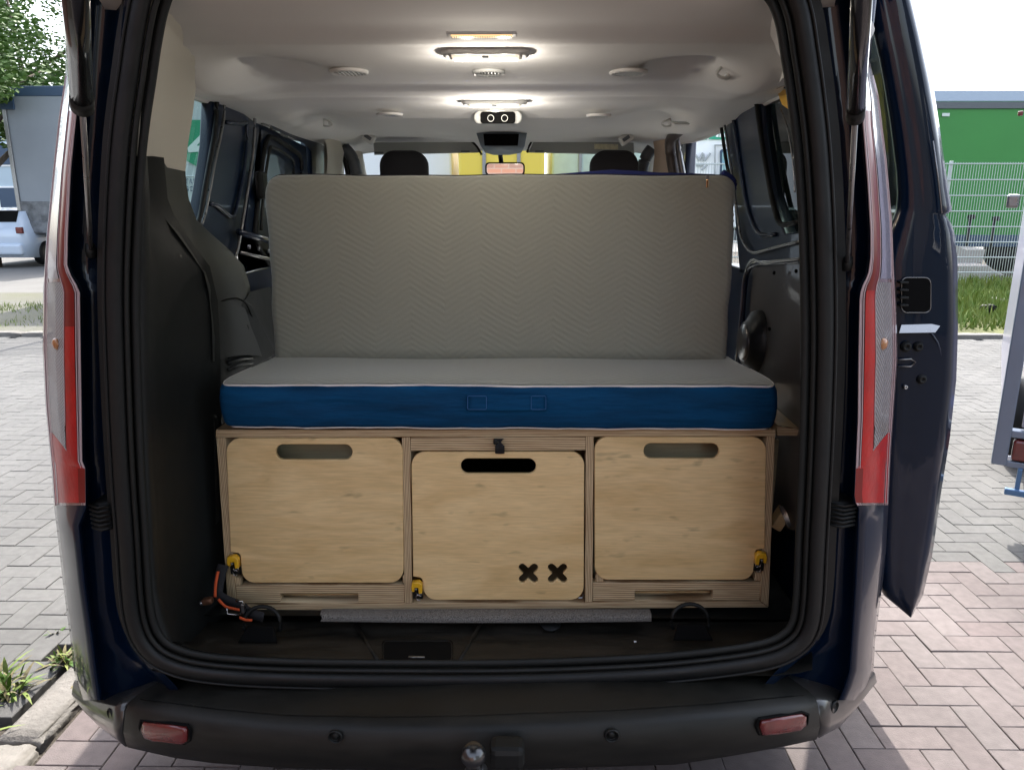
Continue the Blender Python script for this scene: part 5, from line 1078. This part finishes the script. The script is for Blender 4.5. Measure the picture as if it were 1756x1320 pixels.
for s in (-1, 1):
    part('tail_lamp', boxm((CX+s*.76, 19.2-1.96, .92), (.16, .1, .16), .02), redl, car)
    for y in (-1.2, 1.25): part('wheel', lathem([(.18, -.1), (.3, -.1), (.32, 0), (.3, .1), (.18, .1)], (1, 0, 0), (CX+s*.80, 19.2+y, .32), 20), rubber, car, True)
part('bumper', boxm((CX, 19.2-2.0, .45), (1.62, .2, .28), .06), MATS['pale_blue_white_paint'], car)
# pale building behind the car
bd = thing('pale_building', 'pale blue-grey building glimpsed behind the car at the far left', 'building', (-30, 44, 0))
pb = mat('pale_blue_render', (.45, .55, .62), .8, var=.1, vscale=.3)
part('wall', boxm((-31, 48, 3), (20, 10, 6), .02), pb, bd)
for i in range(6):
    for j in range(2): w_ = part('window', boxm((-39+i*3.0, 42.98, 1.9+j*2.4), (1.4, .1, 1.3), .01), white, bd); part('pane', boxm((-39+i*3.0, 42.92, 1.9+j*2.4), (1.2, .05, 1.1), .005), darkblue, w_)
# ---- mesh fences
def fence(label, x0, x1, y, z0, z1, step, dz, group='wire mesh fences'):
    t = thing('mesh_fence', label, 'fence', ((x0+x1)/2, y, 0), group)
    z = z1
    while z > z0+.02:
        part('horizontal_wire', tubem([(x0, y-.012, z), (x1, y-.012, z)], .012, 6), wire, t); z -= dz
    ms = []; v = []; f = []
    x = x0
    while x <= x1:
        k = len(v); r = .0045
        v += [(x-r, y-r, z0), (x+r, y-r, z0), (x, y+r, z0), (x-r, y-r, z1+.03), (x+r, y-r, z1+.03), (x, y+r, z1+.03)]; f += [(k, k+1, k+4, k+3), (k+1, k+2, k+5, k+4), (k+2, k, k+3, k+5)]; x += step
    o = part('vertical_wires', mesh(v, f), wire, t); o['kind'] = 'stuff'
    x = x0
    while x <= x1+.01: part('post', boxm((x, y+.04, (z1+.05)/2), (.06, .04, z1+.05), .004), wire, t); x += 2.5
fence('galvanised wire mesh fence in front of the green trailer on the right', 3.0, 15.5, 12.75, .05, 2.28, .05, .282)
fence('wire mesh fence seen through the closed left side window', -5.4, -2.4, 7.9, .03, 1.9, .05, .3)
# dark bollards behind the fence
for i, (a, b) in enumerate(((1664, 372), (1706, 375))):
    p = P(a, b, 15.2); t = thing('dark_post', 'dark %s post standing behind the fence in front of the green trailer' % ('left' if i == 0 else 'right-hand'), 'post', (p.x, 15.2, 0), 'dark posts behind the fence')
    part('shaft', tubem([(p.x, 15.2, 0), (p.x, 15.2, p.z)], .035, 8), blackp, t, True); part('head', boxm((p.x+.03, 15.2, p.z), (.14, .1, .1), .02), blackp, t)
# pale tarpaulin-covered stack behind the fence
tp_ = thing('tarpaulin_stack', 'pale grey tarpaulin-covered stack lying behind the mesh fence', 'tarpaulin', (P(1650, 440, 13.6).x, 13.6, 0))
tarp = mat('pale_tarpaulin', (.34, .315, .30), .7, bump=.6, bscale=3, bdist=.05)
def tarp_piece(pts, y0, y1):
    a = [P(x, z, y0) for x, z in pts]; b = [P(x, z, y0)+Vector((0, y1-y0, .03)) for x, z in pts]; c = sum(a, Vector())/len(a)
    o = part('fold', loft([[c+(q-c)*.9+Vector((0, -.03, 0)) for q in a], a, b], True, True), tarp, tp_)
tarp_piece([(1620, 415), (1640, 421), (1656, 428), (1690, 428), (1684, 452), (1620, 454)], 14.0, 14.6)
tarp_piece([(1620, 455), (1694, 455), (1702, 462), (1722, 472), (1700, 474), (1690, 478), (1620, 477)], 13.5, 14.3)
# debris on the verge
for i, (a, b, s_) in enumerate(((1712, 518, .16), (1693, 535, .08), (1722, 520, .12))):
    p = PZ(a, b, .05); o = put('rubble_lump', rough_stone(p.x-s_, p.x+s_, p.y-s_*.7, p.y+s_*.7, .12 if i != 1 else .16, 90+i, .02), kerbm if i != 1 else blackp, None, True); tag(o, ('pale broken lump on the grass verge next to the near trailer', 'dark lump on the grass verge, between the two pale ones', 'pale lump half hidden behind the near trailer post')[i], 'rubble', 'rubble on the verge')
# ---- near trailer at the right edge (cargo trailer, corner towards us)
nt_ = thing('cargo_trailer', 'white panelled cargo trailer with a blue-grey metal frame at the right edge', 'trailer', (2.9, 1.8, 0))
fr_ = mat('blue_grey_aluminium', (.20, .24, .31), .4, .5, rvar=.1, vscale=6); pan = mat('lilac_white_panel', (.34, .34, .42), .4, coat=.3, var=.06, vscale=3)
c0 = P(1700, 795, 2.0); c0.z = c0.z; yw = radians(-32); dirx = Vector((cos(yw), sin(yw), 0)); diry = Vector((-sin(yw), cos(yw), 0)); zb_ = c0.z; zt_ = P(1740, 160, 2.0).z
R3 = Matrix.Rotation(yw, 3, 'Z')
def tb3(nm, x, y, z, s, m, bev=.004, par=None): return part(nm, boxm(Vector((c0.x, c0.y, 0))+dirx*x+diry*y+Vector((0, 0, z)), s, bev, R3), m, par or nt_)
H_ = zt_-zb_
tb3('corner_post', .03, .03, zb_+H_/2, (.065, .065, H_), fr_, .006)
tb3('rear_panel', .85, .05, zb_+.17+(H_-.17)/2, (1.5, .03, H_-.22), pan, .003)
tb3('side_panel', .03, 1.3, zb_+.17+(H_-.17)/2, (.03, 2.4, H_-.22), pan, .003)
tb3('cross_rail', .85, .03, zb_+.165, (1.58, .06, .035), fr_); tb3('lower_rail', .85, .03, zb_+.012, (1.58, .06, .03), fr_); tb3('top_rail', .85, .03, zt_-.02, (1.6, .07, .05), fr_)
tb3('lamp_backing', .85, .06, zb_+.09, (1.54, .02, .12), blackp)
rl = tb3('tail_lamp', .17, .02, zb_+.085, (.19, .05, .105), redl, .012); tb3('number_plate_lamp', .07, .015, zb_+.04, (.02, .02, .02), white, .003)
tb3('roundel', .165, .03, zb_+.28, (.004, .004, .004), pan)
part('blue_roundel', lathem([(.001, .004), (.032, .004), (.034, 0)], -diry, Vector((c0.x, c0.y, 0))+dirx*.165+diry*.034+Vector((0, 0, zb_+.29)), 24), mat('pale_blue_print', (.35, .42, .75), .5), nt_)
hh = P(1737, 345, 1.96); part('door_hinge', boxm(hh, (.05, .04, .06), .01, R3), steel, nt_); part('red_marker', boxm(P(1750, 195, 1.96), (.02, .02, .02), .004, R3), redl, nt_)
tb3('underride_bar', .25, -.02, zb_-.12, (.36, .03, .03), mat('blue_steel', (.10, .20, .36), .4, .4)); tb3('bar_bracket', .12, .0, zb_-.06, (.02, .03, .12), MATS['blue_steel'])
tb3('chassis', .8, 1.3, zb_-.05, (.9, 2.2, .07), blackp)
for x in (.15, 1.45): part('wheel', lathem([(.12, -.08), (.24, -.08), (.26, 0), (.24, .08), (.12, .08)], dirx, Vector((c0.x, c0.y, .26))+dirx*x+diry*1.3, 24), rubber, nt_, True)
# ---- brick house behind the camera, mirrored in the paint
bk_ = thing('brick_house', 'old brick wall standing behind the photographer, mirrored in the van corner', 'building', (-3, -7, 0))
bm_ = mat('old_brick', (.22, .10, .07), .85); N = bm_.node_tree.nodes; L = bm_.node_tree.links
tbk = _n(bm_, 'ShaderNodeTexBrick'); tbk.inputs['Scale'].default_value = 1; tbk.inputs['Brick Width'].default_value = .25; tbk.inputs['Row Height'].default_value = .08; tbk.inputs['Mortar Size'].default_value = .008
tbk.inputs['Color1'].default_value = (.24, .11, .07, 1); tbk.inputs['Color2'].default_value = (.11, .07, .06, 1); tbk.inputs['Mortar'].default_value = (.19, .16, .14, 1)
gg = _n(bm_, 'ShaderNodeNewGeometry'); mp_ = _n(bm_, 'ShaderNodeMapping'); mp_.inputs['Rotation'].default_value = (pi/2, 0, 0); L.new(gg.outputs[0], mp_.inputs[0]); L.new(mp_.outputs[0], tbk.inputs[0]); L.new(tbk.outputs[0], N['Principled BSDF'].inputs['Base Color'])
bm2_ = bm_.copy(); bm2_.node_tree.nodes['Mapping'].inputs['Rotation'].default_value = (pi/2, 0, pi/2)
part('wall', boxm((-3.5, -7.2, 1.9), (9, .3, 3.8), .0), bm_, bk_)
dk_ = mat('dark_sky_block', (.05, .055, .05), .8, var=.4, vscale=1)
wg = thing('sky_block_building', 'dark building added out of view behind the camera, blocking low sky from the paint', 'building', (7, -7, 0))  # added unseen building, kept dark so the paint doesn't mirror bright low sky
part('wall', boxm((7.6, -7.2, 3), (9, .4, 6), 0), dk_, wg)
for i in range(3):
    w_ = part('window', boxm((4.6+i*2.6, -6.96, 1.9), (1.3, .08, 1.5), .01), white, wg); part('pane', boxm((4.6+i*2.6, -6.9, 1.9), (1.1, .05, 1.3), .005), darkblue, w_)  # white windows added on it for contrast in the reflections
part('side_wall', boxm((-3.6, -2.8, 1.6), (.3, 8.5, 3.2), .0), bm2_, bk_)
